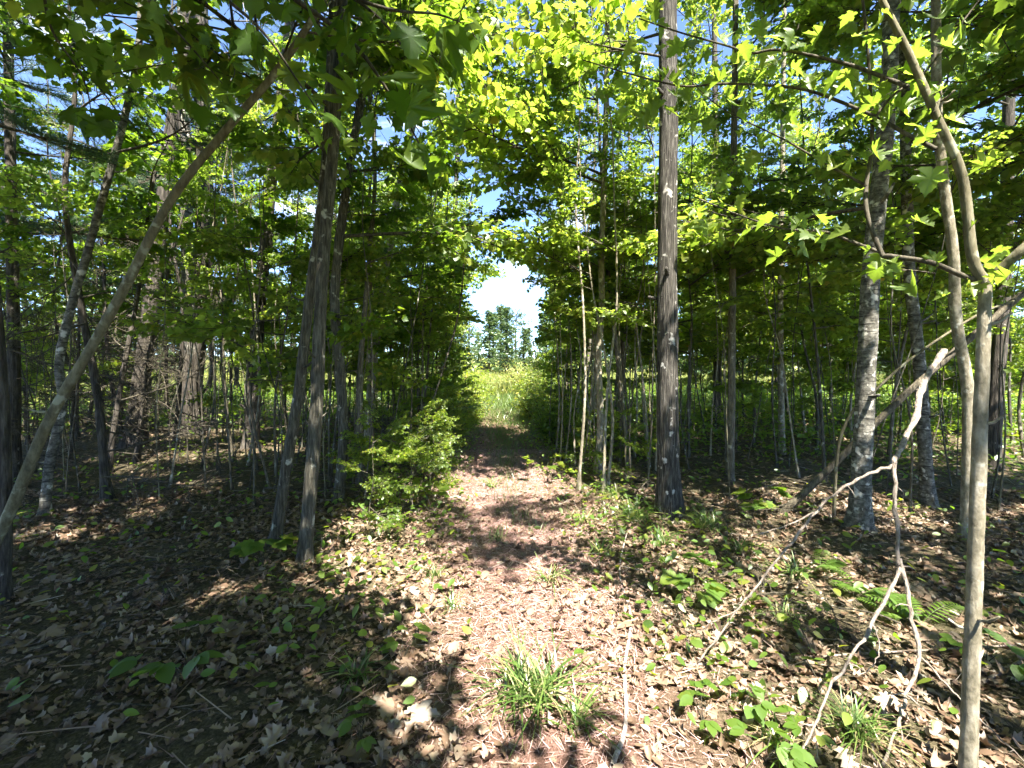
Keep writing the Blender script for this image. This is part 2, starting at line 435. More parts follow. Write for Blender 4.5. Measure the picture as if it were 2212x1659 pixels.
# ------------------------------------------------------------------ branch / foliage variants (shared meshes)
def leafy_spray(seed, length, leaf, tpl, lmat, droop=0.10, gap=0.065):
    r = np.random.default_rng(seed)
    wood = MB(); fol = MB()
    n = 12
    t = np.linspace(0, 1, n)
    ax = np.stack([t * length, 0.06 * length * np.sin(t * 4 + r.uniform(0, 6)) * t, -droop * length * t ** 2 + 0.03 * np.sin(t * 5 + r.uniform(0, 6))], 1)
    wood.add(*tube(ax, np.linspace(0.009, 0.0022, n) * length, 5))
    P, D, Nn = [], [], []
    def leaves_along(pts, start):
        seg = np.linalg.norm(np.diff(pts, axis=0), axis=1); total = seg.sum()
        s = start; side = 1
        cum = np.concatenate([[0], np.cumsum(seg)])
        while s < total:
            k = min(np.searchsorted(cum, s) - 1, len(seg) - 1); k = max(k, 0)
            f = (s - cum[k]) / seg[k]
            p = pts[k] * (1 - f) + pts[k + 1] * f
            d = norm(pts[k + 1] - pts[k])
            lat = norm(np.cross(d, [0, 0, 1.0]))
            for sd in (side, -side):
                if r.random() < 0.12: continue
                dd = norm(d * r.uniform(0.2, 0.9) + lat * sd * r.uniform(0.5, 1.1) + np.array([0, 0, r.uniform(-1.0, 0.25)]))
                P.append(p + dd * r.uniform(0.015, 0.05)); D.append(dd)
                Nn.append(np.array([r.normal(0, 0.6), r.normal(0, 0.6), 1.0]))
            s += gap * r.uniform(0.7, 1.4)
        P.append(pts[-1]); D.append(norm(pts[-1] - pts[-2]) + np.array([0, 0, -0.3])); Nn.append(np.array([r.normal(0, .3), r.normal(0, .3), 1.0]))
    m = int(5 + length * 6); sd = 1
    for k in range(m):
        tt = 0.24 + 0.74 * (k + r.uniform(-0.3, 0.3)) / m
        tt = min(max(tt, 0.15), 0.98)
        p = np.array([np.interp(tt, t, ax[:, j]) for j in range(3)])
        a = R(r.uniform(32, 62)) * sd; sd = -sd
        tl = length * (0.42 * (1 - tt) + 0.14) * r.uniform(0.75, 1.25)
        q = np.linspace(0, 1, 6)[:, None]
        d = np.array([math.cos(a), math.sin(a), r.uniform(-0.35, 0.5)])
        tw = p + q * d * tl + np.array([0, 0, -0.15]) * tl * q ** 2 + r.normal(0, 0.006, (6, 3)) * q
        wood.add(*tube(tw, np.linspace(0.0042, 0.0014, 6) * length, 4))
        leaves_along(tw, tl * 0.22)
        if tl > 0.4:
            for e in (-1, 1):
                a2 = a + e * R(r.uniform(30, 50)); p2 = tw[2]
                d2 = np.array([math.cos(a2), math.sin(a2), r.uniform(-0.35, 0.4)])
                tw2 = p2 + np.linspace(0, 1, 4)[:, None] * d2 * tl * 0.5
                wood.add(*tube(tw2, np.linspace(0.003, 0.0012, 4) * length, 3))
                leaves_along(tw2, 0.05)
    leaves_along(ax[int(n * 0.45):], 0.05)
    N = len(P)
    scatter(fol, tpl, P, D, Nn, leaf * r.uniform(0.6, 1.25, N), np.clip(r.normal(0.45, 0.17, N), 0, 1), 0, r.normal(0, 0.12, N))
    return wood.mesh('branch', ['twig'], True), fol.mesh('foliage', [lmat])

def pine_spray(seed, length):
    r = np.random.default_rng(seed)
    wood = MB(); fol = MB()
    n = 10; t = np.linspace(0, 1, n)
    ax = np.stack([t * length, 0.05 * length * np.sin(t * 4 + seed), 0.05 * length * t ** 2 - 0.06 * length * t], 1)
    wood.add(*tube(ax, np.linspace(0.011, 0.0025, n) * length, 5))
    P, D = [], []
    sd = 1
    for k in range(18):
        tt = 0.2 + 0.78 * k / 18
        p = np.array([np.interp(tt, t, ax[:, j]) for j in range(3)])
        a = R(r.uniform(35, 70)) * sd; sd = -sd
        tl = length * (0.42 * (1 - tt) + 0.12) * r.uniform(0.7, 1.2)
        d = np.array([math.cos(a), math.sin(a), r.uniform(-0.1, 0.25)])
        tw = p + np.linspace(0, 1, 4)[:, None] * d * tl
        wood.add(*tube(tw, np.linspace(0.004, 0.0015, 4) * length, 3))
        for s in np.arange(0.3, 1.01, 0.11):
            c = p + d * tl * s
            for q in range(15):
                dd = norm(d * r.uniform(0.3, 1.2) + r.normal(0, 0.75, 3) + np.array([0, 0, 0.1]))
                P.append(c); D.append(dd)
    N = len(P)
    tri = (np.array([(-0.5, 0, 0), (0.5, 0, 0), (0, 1, 0)]), np.array([(0, 1, 2)]))
    scatter(fol, tri, P, D, r.normal(0, 1, (N, 3)), r.uniform(0.07, 0.12, N), np.clip(r.normal(0.45, 0.22, N), 0, 1), 0, None, 0.045)
    return wood.mesh('branch', ['twig'], True), fol.mesh('needles', ['needle'])

def bare_spray(seed, length):
    r = np.random.default_rng(seed)
    wood = MB()
    n = 9; t = np.linspace(0, 1, n)
    ax = np.stack([t * length, 0.10 * length * np.sin(t * 4 + seed) * t, -0.18 * length * t ** 2 + 0.04 * length * np.sin(t * 6 + seed)], 1)
    wood.add(*tube(ax, np.linspace(0.009, 0.002, n) * length, 5))
    for k in range(13):
        tt = r.uniform(0.15, 0.95)
        p = np.array([np.interp(tt, t, ax[:, j]) for j in range(3)])
        a = R(r.uniform(25, 75)) * r.choice([-1, 1])
        tl = length * (0.5 * (1 - tt) + 0.12) * r.uniform(0.6, 1.2)
        d = np.array([math.cos(a), math.sin(a), r.uniform(-0.45, 0.3)])
        tw = p + np.linspace(0, 1, 5)[:, None] * d * tl + r.normal(0, 0.018 * tl, (5, 3)) * np.linspace(0, 1, 5)[:, None]
        wood.add(*tube(tw, np.linspace(0.004, 0.0012, 5) * length, 3))
        for e in range(3):
            a2 = a + R(r.uniform(-60, 60)); d2 = np.array([math.cos(a2), math.sin(a2), r.uniform(-0.4, 0.3)])
            tw2 = tw[r.integers(1, 4)] + np.linspace(0, 1, 3)[:, None] * d2 * tl * 0.4
            wood.add(*tube(tw2, np.linspace(0.0026, 0.001, 3) * length, 3))
    return wood.mesh('branch', ['twig'], True), None

SPR = {
    'maple': [leafy_spray(100 + i, 1.15, 0.067, MAPLE, 'maple', 0.10, 0.049) for i in range(9)],
    'maple_long': [leafy_spray(200 + i, 1.9, 0.074, MAPLE, 'maple', 0.14, 0.057) for i in range(7)],
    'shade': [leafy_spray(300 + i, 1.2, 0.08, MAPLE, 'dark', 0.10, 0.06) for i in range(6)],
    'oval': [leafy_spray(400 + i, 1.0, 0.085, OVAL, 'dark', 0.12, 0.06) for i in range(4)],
    'pine': [pine_spray(500 + i, 1.4) for i in range(6)],
    'bare': [bare_spray(600 + i, 1.3) for i in range(7)],
}

# ------------------------------------------------------------------ trees
def opening(p):
    """the view down the path stays open, and nothing hangs in the viewer's face"""
    if p.y > 0.3:
        px = 1106 + p.x / p.y * FPX; py = HOR - (p.z - CAM_H) / p.y * FPX
        if 1042 < px < 1138 and 600 < py < 960: return True
        if p.y < 2.6 and abs(p.x) < 2.4 and p.z < 3.6: return True
    else:
        if (p - cam.location).length < 1.6: return True
    return False

N_BR = [0]
def add_branches(tree, pts, n, z0, z1, kinds, scale=(0.8, 1.3), toward=None, elev=(5, 40), keep_gap=True, prng=random, free=False, tw=0.6):
    base = tree.location
    zs = pts[:, 2]
    if base.y > 3 and kinds != ['bare']: n = int(n * (0.95 if base.x > 0.5 else 0.8) + 0.5)
    for k in range(n):
        f = (k + prng.random()) / n
        z = z0 + (z1 - z0) * f
        i = int(np.argmin(np.abs(zs - z)))
        p = Vector(pts[i])
        if toward is not None and prng.random() < tw:
            az = math.atan2(toward[1] - p.y, toward[0] - p.x) + prng.uniform(-1.0, 1.0)
        else:
            az = prng.uniform(0, 2 * math.pi)
        el = R(prng.uniform(*elev)) * (0.6 + 0.6 * f)
        s = prng.uniform(*scale) * (1.12 - 0.4 * f)
        kind = prng.choice(kinds)
        w, fo = prng.choice(SPR[kind])
        d = Vector((math.cos(az) * math.cos(el), math.sin(az) * math.cos(el), math.sin(el)))
        c = p + d * (0.75 * s)
        if not free and (opening(c) or opening(p + d * 1.3 * s)): continue
        if base.y < 3 and c.y > 1.6 and HOR - (c.z - CAM_H) / c.y * FPX > -40 and prng.random() < 0.6: continue
        ln = s * (1.9 if kind == 'maple_long' else 1.3)
        if p.y < 3.2 and prng.random() < 0.9 and any(in_strong(p + d * ln * q_) for q_ in (0.3, 0.55, 0.8, 1.0)): continue
        if keep_gap and prng.random() < 0.9 and any(in_lit(p + d * ln * q_) for q_ in (0.35, 0.6, 0.85, 1.05)): continue
        b = link('branch', w, tree)
        b.matrix_local = Matrix.Translation(p - base) @ Matrix.Rotation(az, 4, 'Z') @ Matrix.Rotation(-el, 4, 'Y') @ Matrix.Rotation(prng.uniform(-0.4, 0.4) * (3.5 if kind == 'bare' else 1), 4, 'X') @ Matrix.Scale(s, 4)
        if fo is not None: link('foliage' if kind != 'pine' else 'needles', fo, b)
        N_BR[0] += 1

def trunk_mesh(pts, r0, r1, sides, mat, flare=0.35, wob=0.03, local=None):
    P = np.asarray(pts) - (local if local is not None else 0)
    n = len(P)
    s = np.concatenate([[0], np.cumsum(np.linalg.norm(np.diff(P, axis=0), axis=1))])
    u = s / s[-1]
    rad = r0 + (r1 - r0) * u ** 0.9
    rad = rad * (1 + flare * 1.3 * np.exp(-s / (1.6 * r0 + 0.03)))
    lob = 0.55 * flare * np.exp(-s / (2.4 * r0 + 0.03))
    m = MB(); m.add(*tube(P, rad, sides, wob, True, lob))
    return m.mesh('trunk', [mat], True)

def px_path(pix, Y, Y1=None):
    n = len(pix)
    Ys = [Y] * n if Y1 is None else list(np.linspace(Y, Y1, n))
    pts = np.array([at(x, y, d) for (x, y), d in zip(pix, Ys)])
    g = float(height(pts[0][0], pts[0][1]))
    pts[0][2] = g - 0.06
    return pts

def hero(name, pix, Y, r0, r1, mat, label, Y1=None, cat='tree', sides=14, res=7, top=None, wob=0.035, flare=0.35):
    pts = px_path(pix, Y, Y1)
    if top is not None:
        d = norm(pts[-1] - pts[-2]); d = norm(d * 0.5 + np.array([0, 0, 0.8]))
        pts = np.vstack([pts, pts[-1] + d * max(0.1, (top - pts[-1][2]) * 0.5), pts[-1] + d * max(0.2, (top - pts[-1][2]))])
    P = catmull(pts, res)
    seg = P[1] - P[0]; P = np.vstack([P[0], P[0] + seg * 0.12, P[0] + seg * 0.28, P[0] + seg * 0.55, P[1:]])
    base = P[0].copy(); base[2] = float(height(base[0], base[1]))
    t = link(name, None, loc=Vector(base)); t.empty_display_size = 0.2
    tag(t, label, cat)
    link('trunk', trunk_mesh(P, r0, r1, sides, mat, flare * 1.5, wob * 1.3, base), t)
    low = [i for i in range(3, len(P)) if 0.4 < P[i][2] < 4.5]
    for k in range(min(5, len(low) // 3)):
        i = low[srnd.randrange(len(low))]; a = srnd.uniform(0, 6.28); ln = r0 * srnd.uniform(0.9, 1.6) + srnd.uniform(0.02, 0.12)
        d = np.array([math.cos(a), math.sin(a), srnd.uniform(-0.1, 0.7)]); p0 = P[i] - base
        m = MB(); m.add(*tube(np.array([p0, p0 + d * ln * 0.6, p0 + d * ln + np.array([0, 0, 0.02])]), [r0 * 0.28, r0 * 0.2, r0 * 0.13], 6, 0.05))
        link('stub', m.mesh('stub', [mat], True), t)
    return t, P

rnd = random.Random(5)
srnd = random.Random(6)
# left-hand trees
t, P = hero('leaning_tree', [(-112, 1319), (0, 1150), (100, 920), (200, 745), (270, 620), (370, 430), (480, 290), (600, 150), (700, 0), (790, -160)], 2.9, 0.036, 0.018, 'bark_olive',
            'smooth olive-grey tree stem leaning steeply to the right across the dead-twig thicket', top=4.9)
add_branches(t, P, 9, 3.0, 4.9, ['shade', 'oval'], (0.7, 1.1), elev=(-5, 30), prng=rnd)
t, P = hero('crooked_tree', [(95, 1123), (108, 1000), (135, 870), (128, 780), (160, 640), (185, 560), (215, 450), (238, 370), (270, 250), (300, 100), (305, -80)], 4.6, 0.042, 0.022, 'bark_birch',
            'thin crooked pale-barked tree kinked halfway up, behind the leaning olive stem', top=7.5)
add_branches(t, P, 12, 3.4, 7.5, ['shade', 'oval', 'pine'], (0.8, 1.3), prng=rnd)
t, P = hero('edge_tree', [(6, 1310), (12, 1150), (8, 900), (-15, 600), (-50, 200)], 2.95, 0.034, 0.024, 'bark_pine',
            'dark thin trunk rising beside the foot of the leaning olive stem', top=5.5)
add_branches(t, P, 8, 2.9, 5.4, ['shade', 'pine'], (0.7, 1.1), prng=rnd)
t, P = hero('grey_tree', [(28, 1045), (30, 800), (25, 500), (20, 200), (15, -50)], 6.0, 0.075, 0.04, 'bark_pine',
            'straight dark grey trunk standing in the dead-twig thicket left of the crooked pale tree', top=10)
add_branches(t, P, 14, 3.5, 10, ['pine', 'shade'], (0.9, 1.4), prng=rnd)
t, P = hero('pine_tree', [(285, 960), (300, 850), (318, 720), (345, 500), (375, 250), (400, 100), (420, -100)], 9.0, 0.155, 0.07, 'bark_pine',
            'dark straight conifer trunk just left of the big pale-streaked forked pine', top=13)
add_branches(t, P, 24, 3.8, 12, ['pine', 'pine', 'shade'], (1.1, 1.9), prng=rnd)
t, P = hero('forked_pine', [(405, 938), (415, 800), (428, 680), (438, 560), (440, 450), (440, 300), (435, 100), (430, -150)], 10.3, 0.23, 0.10, 'bark_pine',
            'thickest pine with dark rough base and a pale second stem forking off low', top=15, sides=18)
st = catmull([at(416, 770, 10.25), at(411, 680, 10.1), at(406, 560, 10.0), at(402, 400, 10.0), at(396, 180, 10.0), at(392, 0, 10.1), at(390, -200, 10.1)], 6)
o = link('stem', trunk_mesh(st, 0.15, 0.07, 12, 'bark_birch', 0.0, 0.03, np.array(t.location)), t); o['label'] = 'pale sunlit second stem of the pine'  # sunlight on this pine stem is put into its pale birch-bark colour
add_branches(t, P, 26, 4.6, 14, ['pine'], (1.2, 2.1), prng=rnd)
t, P = hero('dark_tree', [(540, 970), (548, 850), (556, 700), (570, 560), (590, 350), (620, 100), (640, -150)], 8.5, 0.13, 0.06, 'bark_pine',
            'dark slightly leaning trunk between the forked pine and the twin grey trunks', top=12)
add_branches(t, P, 18, 2.8, 11, ['shade', 'maple', 'maple_long'], (0.9, 1.4), prng=rnd)
t, P = hero('twin_tree', [(592, 1183), (620, 1000), (645, 850), (668, 650), (690, 480), (705, 330), (716, 100), (724, -100), (735, -300)], 3.9, 0.05, 0.028, 'bark_grey',
            'rear leaning trunk of the lichen-spotted grey pair left of the path', top=8)
add_branches(t, P, 20, 3.2, 8, ['shade', 'maple', 'maple_long'], (0.8, 1.3), prng=rnd)
t, P = hero('twin_tree', [(655, 1225), (670, 1050), (683, 880), (690, 700), (701, 520), (714, 380), (727, 200), (745, -100), (755, -300)], 3.53, 0.052, 0.028, 'bark_grey',
            'front trunk with ridged foot of the lichen-spotted grey pair left of the path', top=7.5)
add_branches(t, P, 18, 3.3, 7.5, ['shade', 'maple'], (0.8, 1.2), prng=rnd)
t, P = hero('curved_tree', [(728, 1090), (741, 960), (735, 800), (723, 640), (738, 480), (760, 330), (785, 180), (800, 0), (810, -200)], 5.1, 0.058, 0.034, 'bark_grey',
            'dark curving trunk close behind the grey pair, bowing left at mid height', top=9)
add_branches(t, P, 20, 2.6, 9, ['shade', 'maple', 'maple_long'], (0.8, 1.3), toward=(-0.3, 6.5), prng=rnd)
t, P = hero('smooth_tree', [(795, 970), (800, 860), (815, 720), (845, 520), (870, 360), (900, 230), (910, 50), (915, -150)], 8.5, 0.085, 0.045, 'bark_tan',
            'smooth tan trunk leaning right at the path edge beyond the grey pair', top=11)
add_branches(t, P, 22, 2.2, 10, ['maple', 'maple_long'], (0.9, 1.4), toward=(-0.3, 10), prng=rnd)
t, P = hero('far_trunk', [(950, 880), (957, 800), (963, 740), (975, 600), (985, 400), (990, 200)], 17, 0.13, 0.07, 'bark_pine',
            'dark trunk at the far left end of the tree tunnel beside the bright shrubs', top=13)
add_branches(t, P, 22, 2.2, 12, ['maple', 'maple_long'], (1.1, 1.8), prng=rnd)

# right-hand trees
t, P = hero('centre_tree', [(1445, 1120), (1442, 900), (1441, 600), (1443, 300), (1442, 100), (1444, -200), (1448, -500)], 4.65, 0.113, 0.07, 'bark_ridge',
            'thick straight tree with ridged grey bark on the right of the path, pale above', top=11, sides=22, wob=0.04, flare=0.22)
add_branches(t, P, 18, 4.8, 10, ['maple_long', 'maple'], (0.9, 1.5), prng=rnd)
t, P = hero('dark_tree', [(1549, 929), (1549, 700), (1548, 500), (1545, 200), (1542, -100)], 11, 0.09, 0.05, 'bark_pine',
            'dark straight trunk just right of and behind the ridged straight tree', top=13)
add_branches(t, P, 20, 2.4, 11, ['maple_long', 'maple'], (0.9, 1.4), prng=rnd)
t, P = hero('slim_tree', [(1576, 1041), (1580, 850), (1582, 600), (1584, 400), (1588, 100), (1590, -150)], 6.1, 0.05, 0.03, 'bark_sap',
            'slim straight stem standing alone right of the ridged straight tree', top=9)
add_branches(t, P, 18, 2.4, 9, ['maple', 'maple_long'], (0.8, 1.3), prng=rnd)
t, P = hero('slim_tree', [(1690, 981), (1688, 850), (1686, 650), (1690, 350), (1694, 50)], 8, 0.052, 0.03, 'bark_tan',
            'slim tan stem midway between the ridged straight tree and the birch', top=10)
add_branches(t, P, 20, 2.4, 10, ['maple', 'maple_long'], (0.8, 1.3), prng=rnd)
t, P = hero('birch_tree', [(1858, 1160), (1862, 1000), (1872, 800), (1880, 620), (1895, 450), (1915, 250), (1925, 50), (1930, -200)], 4.15, 0.08, 0.046, 'bark_birch',
            'thick birch with pale banded bark on the right, dark ridged foot', top=10, sides=18)
add_branches(t, P, 16, 2.6, 9, ['maple', 'maple_long'], (0.8, 1.4), prng=rnd)
t, P = hero('birch_tree', [(2008, 1090), (1996, 950), (1985, 780), (1965, 600), (1960, 480), (1955, 250), (1950, 0)], 5.1, 0.06, 0.036, 'bark_birch',
            'thinner birch leaning left, right behind the thick birch', top=9)
add_branches(t, P, 18, 3.0, 9, ['maple', 'maple_long'], (0.8, 1.3), prng=rnd)
t, P = hero('pale_tree', [(2084, 1173), (2089, 1106), (2091, 853), (2066, 690), (2060, 553), (2040, 400), (2025, 250), (2022, 50), (2020, -150)], 4.0, 0.046, 0.028, 'bark_tan',
            'pale smooth sunlit stem right behind the forked sapling, bending left higher up', top=8)
add_branches(t, P, 14, 3.2, 8, ['maple', 'maple_long'], (0.8, 1.2), prng=rnd)
t, P = hero('dark_tree', [(2140, 1009), (2150, 850), (2165, 650), (2175, 400), (2180, 100)], 7, 0.10, 0.05, 'bark_pine',
            'dark thick trunk behind the forked sapling at the right of the wood', top=11)
add_branches(t, P, 18, 2.6, 10, ['shade', 'maple', 'pine'], (0.9, 1.5), prng=rnd)
t, P = hero('reddish_tree', [(1292, 1033), (1297, 900), (1293, 780), (1300, 650), (1299, 550), (1305, 400), (1310, 200), (1312, 0)], 6.4, 0.052, 0.03, 'bark_tan',
            'reddish sunlit stem, thickest of the sapling clump right of the path', top=9.5)
add_branches(t, P, 20, 2.5, 9.5, ['maple', 'maple_long'], (0.8, 1.3), toward=(-0.3, 7.5), prng=rnd)

# forked sapling close on the right with its long arching limbs
t, P = hero('forked_sapling', [(2088, 1690), (2098, 1440), (2104, 1273), (2110, 1106), (2118, 886), (2127, 653), (2128, 608)], 1.72, 0.027, 0.019, 'bark_tan',
            'smooth tan sapling forking at head height, long limbs arching over to the left', cat='sapling', flare=0.1, sides=16)
FORK = t; fb = np.array(t.location)
def limb(pix, Ys, r0, r1, mat='bark_tan', parent=None):
    pts = np.array([at(x, y, d) for (x, y), d in zip(pix, np.linspace(Ys[0], Ys[1], len(pix)))])
    Pm = catmull(pts, 6)
    o = link('limb', trunk_mesh(Pm, r0, r1, 8, mat, 0.0, 0.02, np.array(parent.location)), parent)
    return o, Pm
LIMBS = []
for pix, ys, r0, r1, m in [
    ([(2128, 613), (2100, 553), (2078, 380), (2022, 250), (1960, 110), (1900, -10), (1850, -140)], (1.72, 1.75), 0.019, 0.010, 'bark_olive'),
    ([(2128, 613), (2170, 575), (2212, 535), (2310, 450)], (1.72, 1.6), 0.019, 0.012, 'bark_olive'),
    ([(2022, 322), (1950, 285), (1887, 250), (1748, 196), (1650, 184), (1558, 181), (1475, 186), (1380, 165), (1260, 130)], (1.74, 2.3), 0.009, 0.003, 'twig'),
    ([(1960, 187), (1891, 160), (1824, 137), (1688, 108), (1621, 115), (1575, 100), (1475, 72), (1380, 40)], (1.75, 2.2), 0.009, 0.003, 'twig'),
    ([(2128, 613), (2074, 593), (2008, 566), (1924, 553), (1904, 546), (1874, 466), (1871, 400), (1884, 300), (1874, 100), (1858, -40)], (1.72, 1.95), 0.011, 0.005, 'twig'),
    ([(1904, 546), (1808, 510), (1775, 500), (1688, 493), (1601, 466), (1501, 426)], (1.87, 2.2), 0.007, 0.003, 'twig'),
    ([(1871, 401), (1780, 352), (1691, 300), (1558, 233), (1475, 160)], (1.9, 2.3), 0.006, 0.002, 'twig'),
    ([(1884, 262), (1930, 205), (1990, 165), (2070, 60), (2130, -20)], (1.85, 1.8), 0.006, 0.003, 'twig')]:
    LIMBS.append(limb(pix, ys, r0, r1, m, t))

# ------------------------------------------------------------------ saplings and canopy trees scattered through the wood
placed = []
for ob in list(COL.objects):
    if ob.type == 'EMPTY': placed.append((ob.location.x, ob.location.y, 0.45))
def clear(x, y, d):
    return all((x - a) ** 2 + (y - b) ** 2 > (max(d, c)) ** 2 for a, b, c in placed)

BARKS = {'bark_sap': 'brown-barked', 'bark_tan': 'tan-barked', 'bark_grey': 'grey-barked', 'bark_olive': 'olive-barked', 'bark_pine': 'dark-barked'}
NEAR = {'leaning_tree': 'the leaning olive stem', 'crooked_tree': 'the crooked pale tree', 'edge_tree': 'the leaning olive stem', 'grey_tree': 'the straight dark grey trunk', 'pine_tree': 'the dark conifer trunk',
        'forked_pine': 'the big forked pine', 'smooth_tree': 'the smooth tan trunk', 'far_trunk': 'the far dark trunk', 'curved_tree': 'the curving trunk', 'centre_tree': 'the ridged straight tree',
        'pale_tree': 'the pale smooth stem', 'reddish_tree': 'the reddish stem', 'forked_sapling': 'the forked sapling'}
REFS = [(ob.location.x, ob.location.y, NEAR[ob.name.split('.')[0]]) for ob in COL.objects if ob.type == 'EMPTY' and ob.name.split('.')[0] in NEAR]
BIRCH = [ob for ob in COL.objects if ob.name == 'birch_tree'][0]; REFS.append((BIRCH.location.x, BIRCH.location.y, 'the thick birch'))
TWIN = [ob for ob in COL.objects if ob.name == 'twin_tree'][0]; REFS.append((TWIN.location.x, TWIN.location.y, 'the twin grey trunks'))
def describe(kind, x, y, r0, mat, thin, h, tall):
    d, px_, py_, ref = min((math.hypot(x - a, y - b), a, b, c) for a, b, c in REFS)
    rel = 'behind' if y - py_ > 1.0 else 'beside' if y - py_ > -1.0 else 'in front of'
    return '%s %s %s %s, standing %s %s' % ('thin' if r0 < thin else 'thicker', BARKS[mat], 'tall' if h > tall else 'short', kind, rel, ref)
GROUP_OF = {}
def random_tree(name, x, y, h, r0, mat, label, cat, group, nb, kinds, scale, z0, lean=0.06, prng=rnd, toward=None, sides=8, gap=True):
    if name in ('sapling', 'young_conifer', 'maple_tree', 'young_maple', 'arching_maple') and y > 4.5:
        label = describe({'young_maple': 'low young maple', 'arching_maple': 'maple arching over the path', 'sapling': 'leafy sapling', 'young_conifer': 'conifer with dead lower twigs', 'maple_tree': 'broadleaf tree'}[name], x, y, r0, mat,
                         {'young_maple': 0.012, 'arching_maple': 0.06, 'sapling': 0.018, 'young_conifer': 0.036, 'maple_tree': 0.09}[name], h, {'young_maple': 3.4, 'arching_maple': 10, 'sapling': 5.8, 'young_conifer': 7, 'maple_tree': 12}[name])
    g = float(height(x, y))
    lx, ly = prng.gauss(0, lean), prng.gauss(0, lean)
    n = 7
    pts = [(x, y, g - 0.05)]
    wx = wy = 0
    for i in range(1, n):
        f = i / (n - 1)
        wx += prng.gauss(0, 0.045) * h / n * 2; wy += prng.gauss(0, 0.045) * h / n * 2
        pts.append((x + lx * h * f + wx, y + ly * h * f + wy, g + h * f))
    P = catmull(np.array(pts), 4)
    if label in GROUP_OF: group = GROUP_OF[label]
    GROUP_OF[label] = group
    t = link(name, None, loc=Vector((x, y, g))); t.empty_display_size = 0.2
    tag(t, label, cat, group)
    link('trunk', trunk_mesh(P, r0, r0 * 0.16, sides, mat, 0.5, 0.06, np.array((x, y, g))), t)
    add_branches(t, P, nb, z0, h, kinds, scale, prng=prng, toward=toward, keep_gap=gap)
    placed.append((x, y, 0.3))
    return t, P

def pick(x0, x1, y0, y1, d, ok=None, tries=60):
    for _ in range(tries):
        x, y = rnd.uniform(x0, x1), rnd.uniform(y0, y1)
        if ok is not None and not ok(x, y): continue
        if clear(x, y, d): return x, y
    return None

def screen_x(x, y): return 1106 + x / y * FPX

# thicket left of the path: many thin stems
for i in range(62):
    q = pick(-6.5, -1.4, 4.6, 15, 0.32, lambda x, y: 430 < screen_x(x, y) < 960 and x < path_x(y) - 1.1)
    if q:
        random_tree('sapling', q[0], q[1], rnd.uniform(3.8, 7.5), rnd.uniform(0.010, 0.026), rnd.choice(['bark_sap', 'bark_sap', 'bark_grey', 'bark_olive']),
                    'thin leafy sapling stem in the dense thicket left of the path', 'sapling', 'saplings in the thicket left of the path',
                    rnd.randint(7, 11), ['shade', 'maple', 'maple'], (0.5, 0.95), rnd.uniform(0.9, 1.9), 0.07, toward=(-0.3, q[1]))
# clump right of the path
for i in range(34):
    q = pick(0.75, 2.6, 5.2, 9.5, 0.16, lambda x, y: 1165 < screen_x(x, y) < 1420)
    if q:
        random_tree('sapling', q[0], q[1], rnd.uniform(4.2, 7.5), rnd.uniform(0.010, 0.022), rnd.choice(['bark_sap', 'bark_tan', 'bark_tan']),
                    'thin pale sapling in the clump between the path and the ridged straight tree', 'sapling', 'saplings in the clump right of the path',
                    rnd.randint(8, 11), ['maple'], (0.5, 0.95), rnd.uniform(1.5, 2.4), 0.03, toward=(-0.3, q[1]))
# right wood
for i in range(56):
    q = pick(2.0, 13, 5.5, 17, 0.4, lambda x, y: 1470 < screen_x(x, y) < 2250)
    if q:
        random_tree('sapling', q[0], q[1], rnd.uniform(4.2, 8.5), rnd.uniform(0.012, 0.03), rnd.choice(['bark_sap', 'bark_tan', 'bark_grey']),
                    'slender leafy sapling in the open wood to the right of the ridged straight tree', 'sapling', 'saplings in the wood right of the ridged tree',
                    rnd.randint(8, 13), ['maple', 'maple', 'maple_long'], (0.6, 1.05), rnd.uniform(1.2, 2.4), 0.05)
# bare-legged whips everywhere between the larger stems
for i in range(160):
    side = -1 if i % 2 else 1
    q = pick(1.3, 9, 4.8, 14, 0.22, lambda x, y: (x > 1.2 and abs(screen_x(side * x, y) - 1106) < 1050 and (side > 0 or x > 1.4)))
    if q:
        random_tree('sapling', side * q[0], q[1], rnd.uniform(3.2, 6.5), rnd.uniform(0.006, 0.013), rnd.choice(['bark_sap', 'bark_grey', 'bark_olive']),
                    'whip', 'sapling', 'bare-legged saplings left of the path' if side < 0 else 'bare-legged saplings right of the path',
                    rnd.randint(4, 7), ['maple', 'shade'] if side < 0 else ['maple'], (0.5, 0.85), rnd.uniform(1.6, 3.0), 0.08, sides=6)
for i in range(34):
    side = -1 if i % 2 else 1
    q = pick(1.0, 4.2, 5.6, 13, 0.2, lambda x, y: x > 1.1 + 0.02 * y and (side > 0 or x > 1.9))
    if q:
        random_tree('sapling', side * q[0] - (0.2 if side < 0 else 0), q[1], rnd.uniform(4.5, 7.0), rnd.uniform(0.010, 0.018), rnd.choice(['bark_sap', 'bark_tan', 'bark_grey']),
                    'leafy', 'sapling', 'leafy saplings on the left shoulder of the path' if side < 0 else 'leafy saplings on the right shoulder of the path',
                    12, ['maple'], (0.45, 0.8), rnd.uniform(1.6, 2.6), 0.05, sides=6, toward=(-0.3, q[1]))
